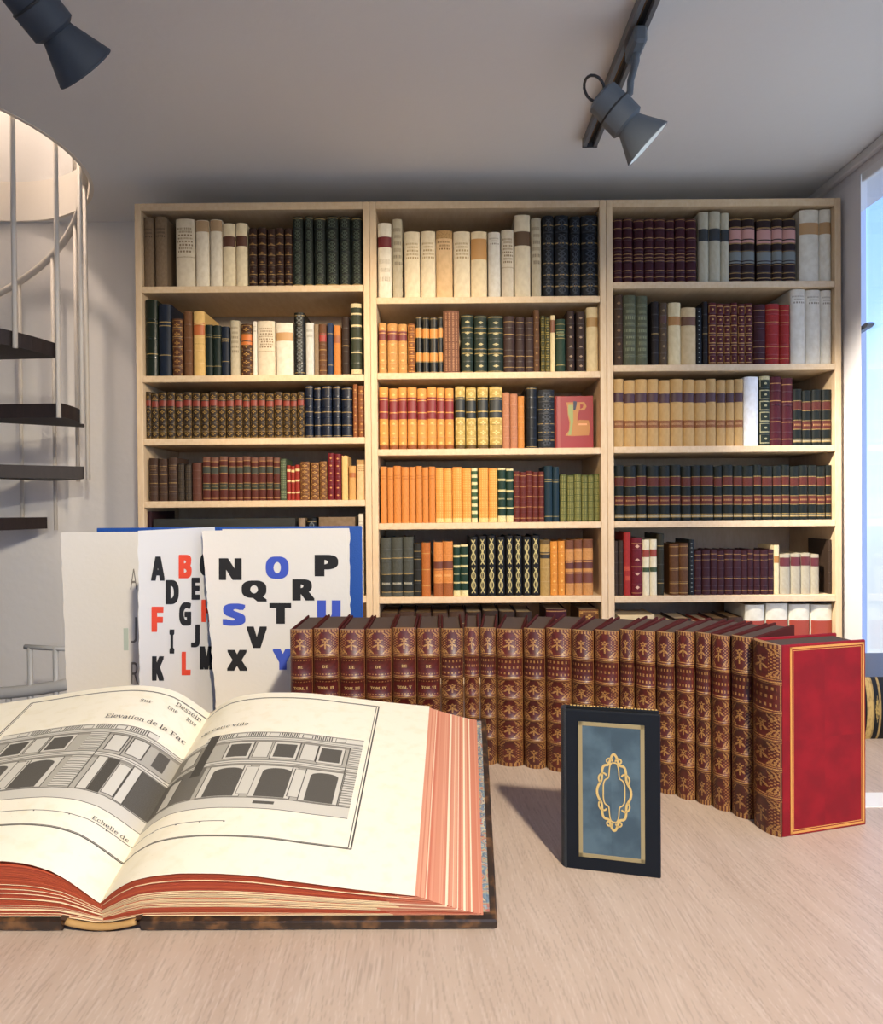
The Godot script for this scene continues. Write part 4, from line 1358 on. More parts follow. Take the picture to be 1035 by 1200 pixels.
func gathering(sg: float, prof: Array, f0: float, f1: float, ends: float, s0: float, lift: float, tail: Color, fore: Color) -> ArrayMesh:
	var st := begin()
	st.set_smooth_group(-1)
	var n := 16
	var v := func(u: float, f: float) -> float:
		var bottom := 0.0077 if u > 0.030 else lerpf(0.0030, 0.0077, smoothstep(0.0, 0.030, u))
		var topv := along(prof, u) + lift * smoothstep(0.0, 0.04, u)
		return lerpf(bottom, maxf(topv, bottom + 0.0005), f)
	for i in n:
		var u0 := ends * pow(float(i) / n, 1.3)
		var u1 := ends * pow(float(i + 1) / n, 1.3)
		var c := fol(sg * (u0 + u1) / 2, 0.5, v.call((u0 + u1) / 2, (f0 + f1) / 2))
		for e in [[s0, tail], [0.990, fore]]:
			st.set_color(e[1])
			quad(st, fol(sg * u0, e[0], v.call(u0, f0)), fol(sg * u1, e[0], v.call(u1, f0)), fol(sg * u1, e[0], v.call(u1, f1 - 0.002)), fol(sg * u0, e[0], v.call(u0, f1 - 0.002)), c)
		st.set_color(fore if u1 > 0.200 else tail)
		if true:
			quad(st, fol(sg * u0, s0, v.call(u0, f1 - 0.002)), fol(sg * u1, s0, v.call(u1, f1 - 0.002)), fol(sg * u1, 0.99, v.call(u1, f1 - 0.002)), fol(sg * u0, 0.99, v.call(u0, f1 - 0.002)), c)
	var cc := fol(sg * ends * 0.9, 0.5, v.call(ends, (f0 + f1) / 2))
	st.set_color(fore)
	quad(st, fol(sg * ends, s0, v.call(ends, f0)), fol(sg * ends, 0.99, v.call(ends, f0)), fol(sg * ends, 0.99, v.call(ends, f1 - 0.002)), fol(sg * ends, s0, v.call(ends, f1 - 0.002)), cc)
	return done(st)

func mottled_calf() -> StandardMaterial3D:
	if M.has("mottled_calf"):
		return M.mottled_calf
	var img := Image.create(256, 256, false, Image.FORMAT_RGB8)
	var n := noise(41, 0.03, 4)
	for y in 256:
		for x in 256:
			var k := n.get_noise_2d(x, y)
			img.set_pixel(x, y, col("2e231d").lerp(col("7a5534"), clampf(k * 2.2, 0, 1)))
	var m := StandardMaterial3D.new()
	m.albedo_texture = img_tex(img)
	m.roughness = 0.45
	m.uv1_triplanar = true
	m.uv1_scale = Vector3.ONE * 6.0
	M.mottled_calf = m
	return m

func marbled() -> StandardMaterial3D:
	if M.has("marbled"):
		return M.marbled
	var img := Image.create(256, 256, false, Image.FORMAT_RGB8)
	var n := noise(42, 0.02, 3)
	var pal := [col("6d8391"), col("a9a07c"), col("b9674f"), col("8c9aa0"), col("c8b68e"), col("56697a")]
	for y in 256:
		for x in 256:
			var k := (n.get_noise_2d(x, y) + 1.0) * 9.0
			var i := int(k)
			img.set_pixel(x, y, pal[i % 6].lerp(pal[(i + 1) % 6], smoothstep(0.6, 1.0, k - i)))
	var m := StandardMaterial3D.new()
	m.albedo_texture = img_tex(img)
	m.roughness = 0.6
	m.uv1_triplanar = true
	m.uv1_scale = Vector3.ONE * 12.0
	M.marbled = m
	return m

func engraving(sg: float) -> Image:
	# printed plate: x = distance from the gutter, y = from head to tail
	var w := 900
	var h := 1200
	var img := Image.create(w, h, false, Image.FORMAT_RGB8)
	var fox := noise(61 + int(sg), 0.012, 4)
	var speck := noise(63, 0.25, 1)
	var paper := col("f2e8cf")
	for y in h:
		for x in w:
			var k := fox.get_noise_2d(x, y)
			var c := paper.lerp(col("dccb9c"), clampf(k * 0.35 - 0.03, 0, 0.2))
			if speck.get_noise_2d(x, y) > 0.93:
				c = c.darkened(0.25)
			img.set_pixel(x, y, c)
	var ink := col("4b463e")
	var grain := noise(70, 0.4, 2)
	var rect := func(a0: float, a1: float, s0: float, s1: float, c: Color, mix := 1.0):
		for y in range(maxi(0, int((1.0 - s1) * h)), mini(h, int(ceil((1.0 - s0) * h)))):
			for x in range(maxi(0, int(a0 * w)), mini(w, int(ceil(a1 * w)))):
				var cc: Color = img.get_pixel(x, y).lerp(c, mix)
				img.set_pixel(x, y, cc.lightened(clampf(grain.get_noise_2d(x, y) * 0.15, 0, 0.1)))
	var hl := func(a0: float, a1: float, s: float, th: float, c: Color): rect.call(a0, a1, s - th / 2.0 / h, s + th / 2.0 / h, c)
	var vl := func(a: float, s0: float, s1: float, th: float, c: Color): rect.call(a - th / 2.0 / w, a + th / 2.0 / w, s0, s1, c)
	var frame := func(a0: float, a1: float, s0: float, s1: float, th: float, c: Color):
		hl.call(a0, a1, s0, th, c); hl.call(a0, a1, s1, th, c); vl.call(a0, s0, s1, th, c); vl.call(a1, s0, s1, th, c)
	# plate border, two rules
	for o in [[0.775, 0.143, 0.957, 3.5], [0.765, 0.147, 0.953, 1.5]]:
		hl.call(0.0, o[0], o[1], o[3], ink); hl.call(0.0, o[0], o[2], o[3], ink); vl.call(o[0], o[1], o[2], o[3], ink)
	var stone := col("aca595")
	var light := col("cdc6b5")
	var dark := col("59544b")
	var edge := 0.742
	rect.call(0.0, edge, 0.30, 0.655, stone)
	rect.call(0.0, edge, 0.268, 0.318, light)
	hl.call(0.0, edge, 0.268, 1.5, ink)
	hl.call(0.0, edge, 0.318, 1.5, ink)
	# cornices
	for s in [0.497, 0.640]:
		rect.call(0.0, edge, s, s + 0.022, light)
		hl.call(0.0, edge, s, 5.0, dark); hl.call(0.0, edge, s + 0.010, 1.5, ink); hl.call(0.0, edge, s + 0.022, 3.0, dark)
		rect.call(0.0, edge, s - 0.012, s, col("8f887a"))
	# balustrade
	rect.call(0.10, edge, 0.664, 0.695, col("d6cfbd"))
	hl.call(0.10, edge, 0.695, 2.5, ink); hl.call(0.10, edge, 0.666, 1.5, ink)
	for g in 4:
		for k in 9:
			vl.call(0.14 + g * 0.135 + k * 0.0085, 0.668, 0.692, 3.0, dark)
		frame.call(0.225 + g * 0.135, 0.265 + g * 0.135, 0.669, 0.690, 1.5, ink)
	var bays := [[0.205, 0.318], [0.393, 0.500], [0.574, 0.677]] if sg > 0 else [[0.395, 0.500], [0.575, 0.680], [0.735, 0.742]]
	for b in bays:
		if b[1] - b[0] < 0.05:
			continue
		var mid: float = (b[0] + b[1]) / 2
		# arched ground-floor opening
		rect.call(b[0] - 0.022, b[1] + 0.022, 0.322, 0.488, light)
		for x in range(int(b[0] * w), int(b[1] * w)):
			var q: float = (float(x) / w - mid) / ((b[1] - b[0]) / 2)
			rect.call(float(x) / w, (x + 0.5) / w, 0.325, 0.455 + 0.020 * sqrt(maxf(0.0, 1.0 - q * q)), dark)
		frame.call(b[0] - 0.022, b[1] + 0.022, 0.322, 0.488, 1.8, ink)
		# square upper window
		rect.call(mid - 0.052, mid + 0.052, 0.530, 0.632, light)
		rect.call(mid - 0.040, mid + 0.040, 0.540, 0.620, dark)
		frame.call(mid - 0.052, mid + 0.052, 0.530, 0.632, 1.8, ink)
		# panels and pilaster strips between the bays
		var pm: float = mid + (0.094 if sg > 0 else 0.09)
		if pm < 0.66:
			for v in [[0.335, 0.480], [0.535, 0.630]]:
				rect.call(pm - 0.030, pm + 0.030, v[0], v[1], light)
				frame.call(pm - 0.030, pm + 0.030, v[0], v[1], 1.6, ink)
				vl.call(pm - 0.040, v[0] - 0.01, v[1] + 0.005, 3.0, dark)
				vl.call(pm + 0.040, v[0] - 0.01, v[1] + 0.005, 3.0, dark)
	# rusticated corner
	var q0 := 0.70 if sg > 0 else 0.275
	var q1 := 0.742 if sg > 0 else 0.345
	for k in 26:
		var s := 0.325 + 0.0122 * k
		if absf(s - 0.505) > 0.016 and s < 0.635:
			rect.call(q0, q1, s, s + 0.007, light)
			hl.call(q0, q1, s, 2.0, dark)
	vl.call(q0 - 0.006, 0.32, 0.64, 3.0, dark)
	# pavilion next to the gutter
	if sg > 0:
		rect.call(0.0, 0.165, 0.322, 0.495, col("6e685d"))
		rect.call(0.0, 0.150, 0.520, 0.640, col("8c8576"))
		rect.call(0.03, 0.075, 0.33, 0.47, light)
		frame.call(0.03, 0.075, 0.33, 0.47, 2.0, ink)
		rect.call(0.112, 0.150, 0.45, 0.700, col("4d483f"))
		rect.call(0.04, 0.095, 0.535, 0.625, light)
		frame.call(0.04, 0.095, 0.535, 0.625, 2.0, ink)
		rect.call(0.40, 0.475, 0.290, 0.303, dark)
	else:
		rect.call(0.0, 0.085, 0.322, 0.495, dark)
		rect.call(0.085, 0.115, 0.322, 0.495, light)
		frame.call(0.085, 0.115, 0.322, 0.495, 2.0, ink)
		rect.call(0.118, 0.160, 0.330, 0.480, light)
		frame.call(0.118, 0.160, 0.330, 0.480, 2.0, ink)
		rect.call(0.165, 0.205, 0.322, 0.495, col("4d483f"))
		rect.call(0.208, 0.245, 0.322, 0.495, light)
		frame.call(0.208, 0.245, 0.322, 0.495, 2.0, ink)
		for o in [[0.11, 0.17], [0.19, 0.25]]:
			rect.call(o[0], o[1], 0.535, 0.630, light)
			frame.call(o[0], o[1], 0.535, 0.630, 2.2, ink)
		rect.call(0.035, 0.075, 0.540, 0.625, dark)
		vl.call(0.18, 0.52, 0.64, 3.5, dark)
	# scale bar
	hl.call(0.0, 0.33 if sg > 0 else 0.44, 0.208, 2.0, ink)
	for k in 4:
		vl.call(0.08 + k * (0.083 if sg > 0 else 0.12), 0.204, 0.208, 4.0, ink)
	return img

# ==================================================================== the alphabet portfolio
func sheet(w: float, h: float, seed_: int, jag := 0.0012, slant := 0.0, thick := 0.0007) -> ArrayMesh:
	# a sheet of hand-made paper with deckled sides: x 0..w, y 0..h
	var r := RandomNumberGenerator.new()
	r.seed = seed_
	var pts := PackedVector2Array()
	var n := 34
	for i in n + 1:
		var y := h * i / n
		pts.append(Vector2(w + r.randf_range(-jag, jag), y))
	for i in n + 1:
		var y := h * (n - i) / n
		pts.append(Vector2(slant * (1.0 - y / h) + r.randf_range(-jag, jag), y))
	return prism(pts, thick)

func build_alphabet():
	var d_cov := 0.915
	var org := Vector3(P(270, 700, d_cov).x, TABLE, -d_cov)
	var t := thing("alphabet_portfolio", "open blue portfolio standing on the table with sheets of printed alphabet letters", "portfolio", org)
	var blue := leather("1f4f9c", 0.5)
	var base := TABLE + 0.0003
	var inv := at(-org)
	var cov := P(270, 617.5, d_cov).y - base
	var xs := [P(114, 640, d_cov).x, P(247, 640, d_cov).x, P(257, 640, d_cov).x, P(424.5, 640, d_cov).x]
	part(t, "cover_board", box(Vector3(xs[1] - xs[0], cov, 0.003), 0.0008), blue, at(Vector3((xs[0] + xs[1]) / 2, base + cov / 2, -d_cov) - org))
	part(t, "cover_board", box(Vector3(xs[3] - xs[2], cov, 0.003), 0.0008), blue, at(Vector3((xs[2] + xs[3]) / 2, base + cov / 2, -d_cov) - org))
	part(t, "spine", box(Vector3(xs[2] - xs[1] + 0.002, cov, 0.002), 0.0005), blue, at(Vector3((xs[1] + xs[2]) / 2, base + cov / 2, -d_cov - 0.0015) - org))
	var paper := StandardMaterial3D.new()
	paper.albedo_color = col("e0dace")
	paper.roughness = 0.9
	paper.heightmap_enabled = true
	paper.heightmap_texture = M.leather_grain
	paper.heightmap_scale = 0.01
	paper.uv1_triplanar = true
	paper.uv1_scale = Vector3.ONE * 5.0
	# blank sheet at the stairs side
	var d1 := 0.905
	var x0 := P(72.5, 700, d1).x
	var hgt := P(110, 623.5, d1).y - base
	var blank := part(t, "sheet", sheet(P(232, 700, d1).x - x0, hgt, 3, 0.0009, 0.006), paper, at(Vector3(x0, base, -d1) - org))
	# sheet under the right-hand one
	var d2 := 0.872
	x0 = P(262, 700, d2).x
	part(t, "sheet", sheet(P(410.5, 700, d2).x - x0, P(330, 619.5, d2).y - base, 9, 0.0008), paper, at(Vector3(x0, base, -d2) - org))
	# right-hand printed sheet
	var d3 := 0.862
	x0 = P(236.5, 640, d3).x
	hgt = P(330, 621, d3).y - base
	var right := part(t, "sheet", sheet(P(407.5, 700, d3).x - x0, hgt, 4, 0.0010, 0.018), paper, at(Vector3(x0, base, -d3) - org))
	right.set_meta("label", "sheet printed with letters from N on, in black and blue")
	# half-turned printed sheet
	var pa := P(162, 700, 0.768)
	var pb := P(252, 700, 0.900)
	var along_ := Vector3(pb.x - pa.x, 0, pb.z - pa.z)
	var nx := along_.normalized()
	var nz := nx.cross(Vector3.UP)
	var left := part(t, "sheet", sheet(along_.length(), P(162, 622, 0.768).y - base, 6, 0.0009), paper, Transform3D(Basis(nx, Vector3.UP, nz), Vector3(pa.x, base, pa.z) - org))
	left.set_meta("label", "half-turned sheet printed with letters A to M, in black and red")
	var bold := SystemFont.new()
	bold.font_names = PackedStringArray(["Droid Sans"])
	bold.font_weight = 800
	var black := mat("1d1c1c", 0.85)
	var vermilion := mat("e8492c", 0.85)
	var ultra := mat("3f55b5", 0.85)
	var onto := func(owner: Node3D, letter: String, m: Material, box_: Array, p0: Vector3, n: Vector3, font: Font, org_: Vector2, k: float):
		var cs := []
		for c in [[0, 3], [2, 3], [2, 1], [0, 1]]:
			cs.append(on_plane(org_.x + box_[c[0]] / k, org_.y + box_[c[1]] / k, p0, n))
		var to_owner: Transform3D = (at(org) * owner.transform).affine_inverse()
		var place := func(p: Vector2) -> Vector3:
			return to_owner * (cs[0].lerp(cs[1], p.x)).lerp(cs[3].lerp(cs[2], p.x), p.y)
		part(owner, "printed_letter", text_mesh(letter, font, place, to_owner.basis * n, Vector2(0.068, 0.042) if font == bold else Vector2.ZERO), m)
	var zr := Vector3(0, 0, 1)
	var pr := Vector3(0, 0, -d3 + 0.0007 + 0.0003)
	var ko := Vector2(150, 600)
	for l in [["N", black, [368, 187, 460, 275]], ["O", ultra, [557, 180, 650, 270]], ["P", black, [755, 173, 850, 260]], ["Q", black, [460, 277, 563, 362]], ["R", black, [665, 272, 755, 358]], ["S", ultra, [383, 370, 475, 460]], ["T", black, [572, 368, 660, 452]], ["U", ultra, [765, 357, 860, 446]], ["V", black, [480, 463, 562, 550]], ["W", black, [675, 460, 790, 545]], ["X", black, [400, 557, 483, 642]], ["Y", ultra, [585, 553, 668, 638]], ["Z", black, [770, 550, 850, 635]]]:
		onto.call(right, l[0], l[1], l[2], pr, zr, bold, ko, 3.45)
	var pl := pa + nz * (0.0007 + 0.0003)
	for l in [["A", black, [93, 180, 148, 278]], ["B", vermilion, [205, 173, 257, 268]], ["C", black, [290, 165, 338, 258]], ["D", black, [152, 275, 205, 373]], ["E", black, [257, 265, 290, 355]], ["F", vermilion, [95, 383, 143, 485]], ["G", black, [207, 365, 255, 460]], ["H", vermilion, [297, 355, 342, 445]], ["I", black, [168, 475, 187, 572]], ["J", black, [255, 455, 290, 547]], ["K", black, [97, 583, 145, 682]], ["L", vermilion, [217, 565, 253, 660]], ["M", black, [290, 543, 345, 637]]]:
		onto.call(left, l[0], l[1], l[2], pl, nz, bold, ko, 3.45)
	# pale letters showing on the blank sheet
	var faint := mat("7d766c", 0.9)
	var pbk := Vector3(0, 0, -d1 + 0.0010)
	var thin := SystemFont.new()
	thin.font_names = PackedStringArray(["Droid Sans"])
	for l in [["A", [607, 345, 640, 440]], ["J", [610, 570, 640, 690]], ["R", [612, 780, 645, 880]]]:
		onto.call(blank, l[0], faint, l[1], pbk, zr, thin, Vector2(0, 580), 3.98)
	var ca := P(145, 736, d1)
	var cb := P(151, 762, d1)
	part(blank, "offset_mark", box(Vector3(cb.x - ca.x, ca.y - cb.y, 0.0003), 0.0001), mat("b6c0b0", 0.9), at(Vector3((ca.x + cb.x) / 2, (ca.y + cb.y) / 2, -d1 + 0.0008) - (org + blank.position)))

# ==================================================================== the row of red volumes
const VOL_PX := [339.5, 367, 397.6, 428, 459.5, 488, 516, 543.3, 562, 581.6, 613, 639.5, 670, 696.5, 726, 744, 769, 791.6, 815, 834, 857]
const VOL_TURN := [90, 90, 90, 90, 90, 90, 90, 87, 84, 79, 73, 68, 63, 60, 57, 54, 52, 49, 46, 44, 41]

func volume_spine(variant: int) -> StandardMaterial3D:
	var key := "volume_spine%d" % variant
	if M.has(key):
		return M[key]
	var w := 160
	var h := 900
	var img := Image.create(w, h, false, Image.FORMAT_RGB8)
	var n := noise(90 + variant, 0.03, 4)
	var wear := noise(95 + variant, 0.12, 3)
	var red := col("591e17") if variant != 1 else col("4c1a15")
	var tone := col("471812")
	var gold := col("ae8649")
	var cuts := [0.0, 0.195, 0.355, 0.50, 0.65, 0.80, 1.0]
	for y in h:
		var v := float(y) / h
		var c := 0
		while c < 5 and v > cuts[c + 1]:
			c += 1
		var q: float = (v - cuts[c]) / (cuts[c + 1] - cuts[c]) * 2.0 - 1.0
		var tall: float = (cuts[c + 1] - cuts[c]) / 0.155
		for x in w:
			var u := (x + 0.5) / w * 2.0 - 1.0
			var k := n.get_noise_2d(x, y)
			var base := red.lerp(tone, clampf(0.3 + k * 1.4, 0, 1))   # mottled goatskin, at random over the whole back
			var ax := absf(u)
			var ay := absf(q)
			var on := false
			# double rules along the cords, outer rules down the sides
			if ay > 0.955 or (ay > 0.84 and ay < 0.885):
				on = true
			elif ax > 0.90 and ax < 0.95 and ay < 0.84:
				on = true
			elif ax < 0.88 and ay < 0.80:
				if c == 1 or (c == 2 and variant == 0):
					# lettering pieces
					var rows := 3 if c == 1 else 2
					var yy := (q / 0.8 + 1.0) * 0.5 * rows
					var fy := yy - floorf(yy)
					if variant == 0:
						on = (ay > 0.60 and ay < 0.70 and sin(u * 34.0) > 0.2)
					else:
						on = fy > 0.3 and fy < 0.68 and sin(u * 26.0 + floorf(yy)) > 0.25 and ax < 0.75
				else:
					on = fleuron(u, q / 0.82, tall)
			if c == 0 and v < 0.018:
				on = sin(u * 30.0) > -0.3
			if c == 5 and v > 0.972:
				on = sin(u * 24.0) > -0.2
			var rub := wear.get_noise_2d(x, y)
			if on and rub > -0.36:
				base = gold.lerp(base, clampf(0.10 + rub * 0.6, 0, 0.55))   # rubbed gilding
			img.set_pixel(x, y, base)
	var m := tex_mat(img, 0.42)
	M[key] = m
	return m

func fleuron(u: float, q: float, tall: float) -> bool:
	var ax := absf(u)
	var y := q * tall
	# flower
	var fy := y + 0.22 * tall
	var r := sqrt(u * u * 0.8 + fy * fy)
	var th := atan2(fy, u)
	if r < 0.26 * (0.72 + 0.30 * cos(5.0 * th + 1.57)) and r > 0.07:
		return true
	# stem and leaves
	if ax < 0.045 and fy > 0.15 and y < 0.62 * tall:
		return true
	var lx := ax - 0.20
	var ly := y - 0.26 * tall
	var rx := lx * 0.78 - ly * 0.62
	var ry := lx * 0.62 + ly * 0.78
	if rx * rx / 0.006 + ry * ry / 0.045 < 1.0:
		return true
	# corner sprays and powdered dots
	var cx := 1.0 - ax
	var cy := (1.0 - absf(q)) * tall
	var cr := sqrt(cx * cx + cy * cy)
	if cr < 0.74 and sin(cr * 26.0 + 4.0 * sin(atan2(cy, cx) * 3.0)) > 0.0:
		return true
	if ax > 0.36 and sin(ax * 22.0) * sin(y * 22.0) > 0.30:
		return true
	return false

func spine_mesh(t: float, h: float, bulge: float) -> ArrayMesh:
	# textured rounded back, its cords swelling out of the leather
	var st := begin()
	st.set_smooth_group(0)
	var cords := [0.195, 0.355, 0.50, 0.65, 0.80]
	var vs := [0.0, 0.006]
	for c in cords:
		vs += [c - 0.014, c - 0.008, c, c + 0.008, c + 0.014]
	vs += [0.992, 1.0]
	var n := 12
	var pt := func(i: int, v: float) -> Vector3:
		var a := lerpf(-1.3, 1.3, float(i) / n)
		var b := bulge
		for c in cords:
			b += 0.0017 * maxf(0.0, 1.0 - pow(absf(v - c) / 0.013, 2.0))
		var k := 1.0 - (0.03 if v < 0.003 or v > 0.997 else 0.0)
		return Vector3(0.5 * t * k * sin(a) / sin(1.3), h * (1.0 - v), b * k * (cos(a) - cos(1.3)) / (1.0 - cos(1.3)))
	for j in vs.size() - 1:
		for i in n:
			var g := [[i, vs[j]], [i + 1, vs[j]], [i + 1, vs[j + 1]], [i, vs[j + 1]]]
			for k in [0, 1, 2, 0, 2, 3]:
				st.set_uv(Vector2(float(g[k][0]) / n, g[k][1]))
				st.add_vertex(pt.call(g[k][0], g[k][1]))
	st.set_smooth_group(-1)
	for v in [0.0, 1.0]:
		for i in n:
			st.set_uv(Vector2(0.5, 0.0))
			tri(st, Vector3(0, h * (1.0 - v), 0), pt.call(i, v), pt.call(i + 1, v), Vector3(0, h / 2, 0))
	return done(st)

func build_volumes():
	var corner := T(917.5, 982.0)
	var hb := P(917.5, 756.5, -corner.z).y - TABLE
	var turns := VOL_TURN.duplicate()
	turns.append(14)
	var roman := ["I", "II", "III", "IV", "V", "VI"]
	var serif := SystemFont.new()
	serif.font_names = PackedStringArray(["Droid Serif"])
	serif.font_weight = 700
	for i in range(21, -1, -1):
		var a := deg_to_rad(turns[i])
		var left := Vector3(-sin(a), 0, -cos(a))
		var thick := 0.033
		if i < 21:
			var want: float = VOL_PX[i]
			var lo := 0.005
			var hi := 0.05
			for it in 30:
				var m := (lo + hi) / 2.0
				if project(corner + left * m + Vector3(0, hb, 0)).x > want:
					lo = m
				else:
					hi = m
			thick = (lo + hi) / 2.0
		var next := corner + left * thick
		var mid := (corner + next) / 2.0
		var z := Vector3(-cos(a), 0, sin(a))
		var words := "red gilt-spined volume, %s in the curved row counting from the alphabet portfolio" % NTH[i]
		if i == 21:
			words = "gilt-spined volume showing its red cover with a gold border, ending the curved row"
		var b := thing("red_volume", words, "book", mid, "curved row of red gilt volumes")
		b.basis = Basis(-left, Vector3.UP, z)
		var h: float = lerpf(hb - 0.0140, hb, smoothstep(8.0, 21.0, i)) + (0.0008 * sin(i * 1.9) if i < 21 else 0.0)
		var tt := thick - 0.0006
		var wid := 0.092 if i < 21 else 0.0865
		var red: StandardMaterial3D = mat("4a1d17", 0.85, 0.0, 0.2) if i < 21 else mottled("88171f", "78151c", 58)
		var v := 0 if i < 6 else (1 + i % 2)
		part(b, "spine", spine_mesh(tt, h, minf(0.0075, tt * 0.32)), volume_spine(v))
		for s in [-1.0, 1.0]:
			part(b, "cover_board", box(Vector3(0.0026, h, wid), 0.0008), red, at(Vector3(s * (tt / 2 - 0.0013), h / 2, -wid / 2)))
		part(b, "page_block", box(Vector3(tt - 0.0053, h - 0.004, wid - 0.004), 0.0006), mat("54443a", 0.8, 0.0, 0.3), at(Vector3(0, h / 2, -(wid - 0.006) / 2)))
		part(b, "headband", tube([Vector3(-tt * 0.36, h - 0.0035, -0.0005), Vector3(tt * 0.36, h - 0.0035, -0.0005)], 0.0017, 6), mat("8a6a4a", 0.8))
		if i < 6:
			var bl := minf(0.0075, tt * 0.32)
			for row in [["TOM. " + roman[i], 0.418, 0.438], ["DE", 0.262, 0.282]]:
				var span := 0.62 if row[0].length() > 3 else 0.22
				var place := func(p: Vector2) -> Vector3:
					var x := (p.x - 0.5) * span
					var ang := asin(clampf(x * 2.0 * sin(1.3), -0.99, 0.99))
					return Vector3(x * tt, h * (1.0 - lerpf(row[2], row[1], p.y)), bl * (cos(ang) - cos(1.3)) / (1.0 - cos(1.3)) + 0.0003)
				part(b, "gilt_lettering", text_mesh(row[0], serif, place, Vector3(0, 0, 1)), mat("c9a768", 0.4))
		if i == 21:
			# gold rule round the cover
			var st := begin()
			var gx := tt / 2 + 0.0001
			var fr := [[0.0032, 0.0045, 0.0022], [0.0, 0, 0]]
			for e in [[0.0020, 0.0038], [0.0047, 0.0053]]:
				var o: float = e[0]; var p: float = e[1]
				box_into(st, Vector3(0.0006, p - o, wid - 2 * o - 0.006), Vector3(gx, h - (o + p) / 2, -wid / 2 - 0.003), 0.0001)
				box_into(st, Vector3(0.0006, p - o, wid - 2 * o - 0.006), Vector3(gx, (o + p) / 2, -wid / 2 - 0.003), 0.0001)
				box_into(st, Vector3(0.0006, h - 2 * o, p - o), Vector3(gx, h / 2, -wid + (o + p) / 2), 0.0001)
				box_into(st, Vector3(0.0006, h - 2 * o, p - o), Vector3(gx, h / 2, -0.006 - (o + p) / 2), 0.0001)
			part(b, "gilt_border", done(st), mat("c98f46", 0.4))
		corner = next + left * 0.0002

# ==================================================================== small blue book
func ribbon(points: Array, wid: float, z: float, closed := false) -> ArrayMesh:
	var st := begin()
	st.set_smooth_group(-1)
	var n := points.size()
	for i in (n if closed else n - 1):
		var a: Vector2 = points[i]; var b: Vector2 = points[(i + 1) % n]
		var da: Vector2 = (points[(i + 1) % n] - points[(i - 1 + n) % n] if closed or (i > 0) else b - a).normalized().orthogonal() * wid / 2
		var nb: Vector2 = points[(i + 2) % n] if closed or i + 2 < n else b
		var db: Vector2 = (nb - a).normalized().orthogonal() * wid / 2
		var q := [a + da, b + db, b - db, a - da]
		var c := Vector3((a.x + b.x) / 2, (a.y + b.y) / 2, z / 2)
		quad(st, Vector3(q[0].x, q[0].y, z), Vector3(q[1].x, q[1].y, z), Vector3(q[2].x, q[2].y, z), Vector3(q[3].x, q[3].y, z), c)
		quad(st, Vector3(q[0].x, q[0].y, 0), Vector3(q[1].x, q[1].y, 0), Vector3(q[1].x, q[1].y, z), Vector3(q[0].x, q[0].y, z), c)
		quad(st, Vector3(q[3].x, q[3].y, 0), Vector3(q[2].x, q[2].y, 0), Vector3(q[2].x, q[2].y, z), Vector3(q[3].x, q[3].y, z), c)
	return done(st)

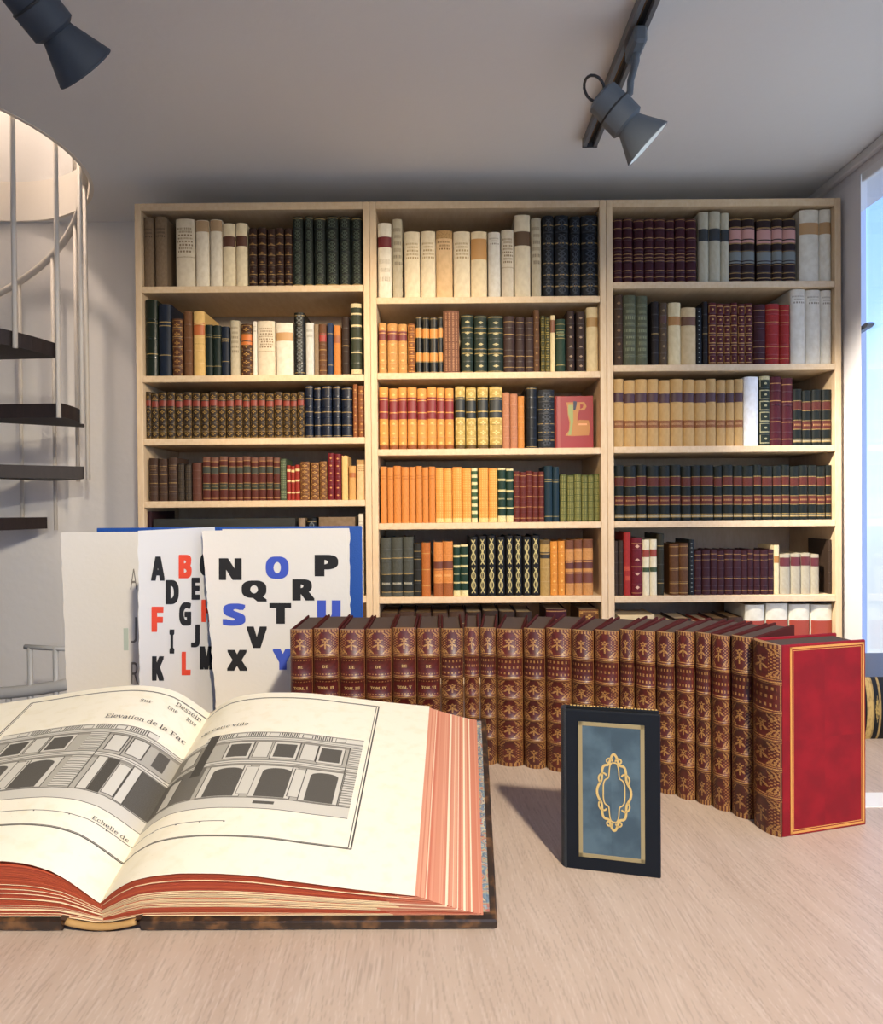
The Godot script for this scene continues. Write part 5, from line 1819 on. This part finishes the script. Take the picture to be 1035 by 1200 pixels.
func build_blue_book():
	var l := T(664, 1017)
	var r := T(775, 1030)
	var x := (r - l).normalized()
	var z := x.cross(Vector3.UP)
	var w := (r - l).length()
	var h := P(666, 831, -l.z).y - TABLE
	var th := 0.0125
	var t := thing("blue_book", "small dark blue book standing upright, gilt oval on its grey-blue cover panel", "book", l)
	t.basis = Basis(x, Vector3.UP, z)
	var navy := mat("12171e", 0.6, 0.0, 0.3)
	part(t, "cover_board", box(Vector3(w, h, 0.0024), 0.0007), navy, at(Vector3(w / 2, h / 2, -0.0012)))
	part(t, "cover_board", box(Vector3(w, h, 0.0024), 0.0007), navy, at(Vector3(w / 2, h / 2, -th + 0.0012)))
	part(t, "page_block", box(Vector3(w - 0.006, h - 0.006, th - 0.005), 0.0005), mat("c39a50", 0.45, 0.3), at(Vector3(w / 2, h / 2, -th / 2)))
	part(t, "spine", unit_spine, leather("1f2a33", 0.4), Transform3D(Basis(Vector3(0, 0, th), Vector3(0, h, 0), Vector3(-0.0045, 0, 0)), Vector3(0.0005, 0, -th / 2)))
	# gilt dots tooled along the edges of the rear board
	var st := begin()
	for k in 26:
		box_into(st, Vector3(0.0017, 0.0007, 0.0012), Vector3(0.004 + k * (w - 0.006) / 25.0, h + 0.0001, -th + 0.0012), 0.0002)
	for k in 46:
		box_into(st, Vector3(0.0007, 0.0017, 0.0012), Vector3(w + 0.0001, 0.003 + k * (h - 0.006) / 45.0, -th + 0.0012), 0.0002)
	part(t, "gilt_edge_tooling", done(st), mat("d2ac62", 0.4))
	var panel := mottled("526671", "3f505b", 55)
	var px0 := 0.0095
	var pw := w - 0.0095 - 0.0115
	var py0 := 0.0105
	var ph := h - 0.0105 - 0.0085
	part(t, "cover_panel", box(Vector3(pw, ph, 0.0008), 0.0002), panel, at(Vector3(px0 + pw / 2, py0 + ph / 2, 0.0003)))
	var gilt := mat("938560", 0.45)
	var fr := begin()
	for e in [0.0, 1.0]:
		box_into(fr, Vector3(pw, 0.0030, 0.0006), Vector3(px0 + pw / 2, py0 + 0.0015 + e * (ph - 0.003), 0.0006), 0.0001)
		box_into(fr, Vector3(0.0030, ph, 0.0006), Vector3(px0 + 0.0015 + e * (pw - 0.003), py0 + ph / 2, 0.0006), 0.0001)
	part(t, "gilt_frame", done(fr), gilt)
	# scrolled oval
	var c := Vector2(w * 0.515, h * 0.505)
	var bright := mat("c9ac6c", 0.4)
	var outer := []
	var inner := []
	for k in 96:
		var a := TAU * k / 96.0
		var m := 1.0 + 0.09 * cos(8.0 * a) + 0.05 * cos(4.0 * a)
		outer.append(c + Vector2(0.0110 * m * cos(a), 0.0255 * m * sin(a)))
		var m2 := 1.0 + 0.16 * cos(4.0 * a) * signf(1.0) - 0.06 * cos(8.0 * a)
		inner.append(c + Vector2(0.0072 * m2 * cos(a), 0.0205 * m2 * sin(a)))
	part(t, "gilt_oval", ribbon(outer, 0.0017, 0.0004, true), bright, at(Vector3(0, 0, 0.0007)))
	part(t, "gilt_oval", ribbon(inner, 0.0009, 0.0004, true), bright, at(Vector3(0, 0, 0.0007)))
	for sx in [-1.0, 1.0]:
		for sy in [-1.0, 1.0]:
			var curl := []
			for k in 18:
				var a := 4.6 * k / 17.0
				var rr := 0.0036 - 0.0022 * k / 17.0
				curl.append(c + Vector2(sx * (0.0092 - rr * cos(a)), sy * (0.0125 + rr * sin(a) - 0.001 * a)))
			part(t, "gilt_scroll", ribbon(curl, 0.0012, 0.0004), bright, at(Vector3(0, 0, 0.0007)))
			var tip := []
			for k in 14:
				var a := 4.2 * k / 13.0
				var rr := 0.0028 - 0.0016 * k / 13.0
				tip.append(c + Vector2(sx * (0.0038 - rr * cos(a)), sy * (0.0235 + rr * sin(a))))
			part(t, "gilt_scroll", ribbon(tip, 0.0011, 0.0004), bright, at(Vector3(0, 0, 0.0007)))

func mottled(a: String, b: String, seed_: int) -> StandardMaterial3D:
	var img := Image.create(256, 256, false, Image.FORMAT_RGB8)
	var n := noise(seed_, 0.02, 5)
	for y in 256:
		for x in 256:
			img.set_pixel(x, y, col(a).lerp(col(b), clampf(0.5 + n.get_noise_2d(x, y) * 1.2, 0, 1)))
	var m := StandardMaterial3D.new()
	m.albedo_texture = img_tex(img)
	m.roughness = 0.6
	m.metallic_specular = 0.3
	m.uv1_triplanar = true
	m.uv1_scale = Vector3.ONE * 6.0
	return m

# ==================================================================== last things on the table
func build_small_things():
	# black folio lying flat, spine towards the viewer
	var a := T(1013, 868)
	var d := -a.z
	var h := a.y
	var top := P(1020, 795, d).y
	var hh := top - TABLE
	var len := 0.17
	var deep := 0.125
	var t := thing("black_folio", "thick black book with gilt spine lying flat on the table behind the red cover", "book", Vector3(a.x, TABLE, a.z - 0.006))
	var black := leather("2b2f33", 0.4)
	part(t, "cover_board", box(Vector3(len, 0.004, deep), 0.001), black, at(Vector3(len / 2, 0.002, -deep / 2)))
	part(t, "cover_board", box(Vector3(len, 0.004, deep), 0.001), black, at(Vector3(len / 2, hh - 0.002, -deep / 2)))
	part(t, "page_block", box(Vector3(len - 0.012, hh - 0.0085, deep - 0.006), 0.001), mat("c9b78f", 0.8), at(Vector3(len / 2, hh / 2, -(deep - 0.006) / 2)))
	part(t, "spine", unit_spine, spine_mat("folio_black"), Transform3D(Basis(Vector3(0, hh, 0), Vector3(-len, 0, 0), Vector3(0, 0, 0.008)), Vector3(len, hh / 2, 0)))
	var p0 := T(985, 930)
	var p1 := T(985, 947)
	var s := thing("white_strip", "thin white slip lying on the table beside the red cover", "paper", Vector3(p0.x, TABLE, (p0.z + p1.z) / 2))
	part(s, "strip", sheet(0.16, p1.z - p0.z, 12, 0.0003), mat("e9e6e0", 0.9), Transform3D(Basis(Vector3.RIGHT, Vector3.FORWARD, Vector3.UP), Vector3(0, 0.0002, (p1.z - p0.z) / 2)))  # thin white piece laid flat on the tabletop
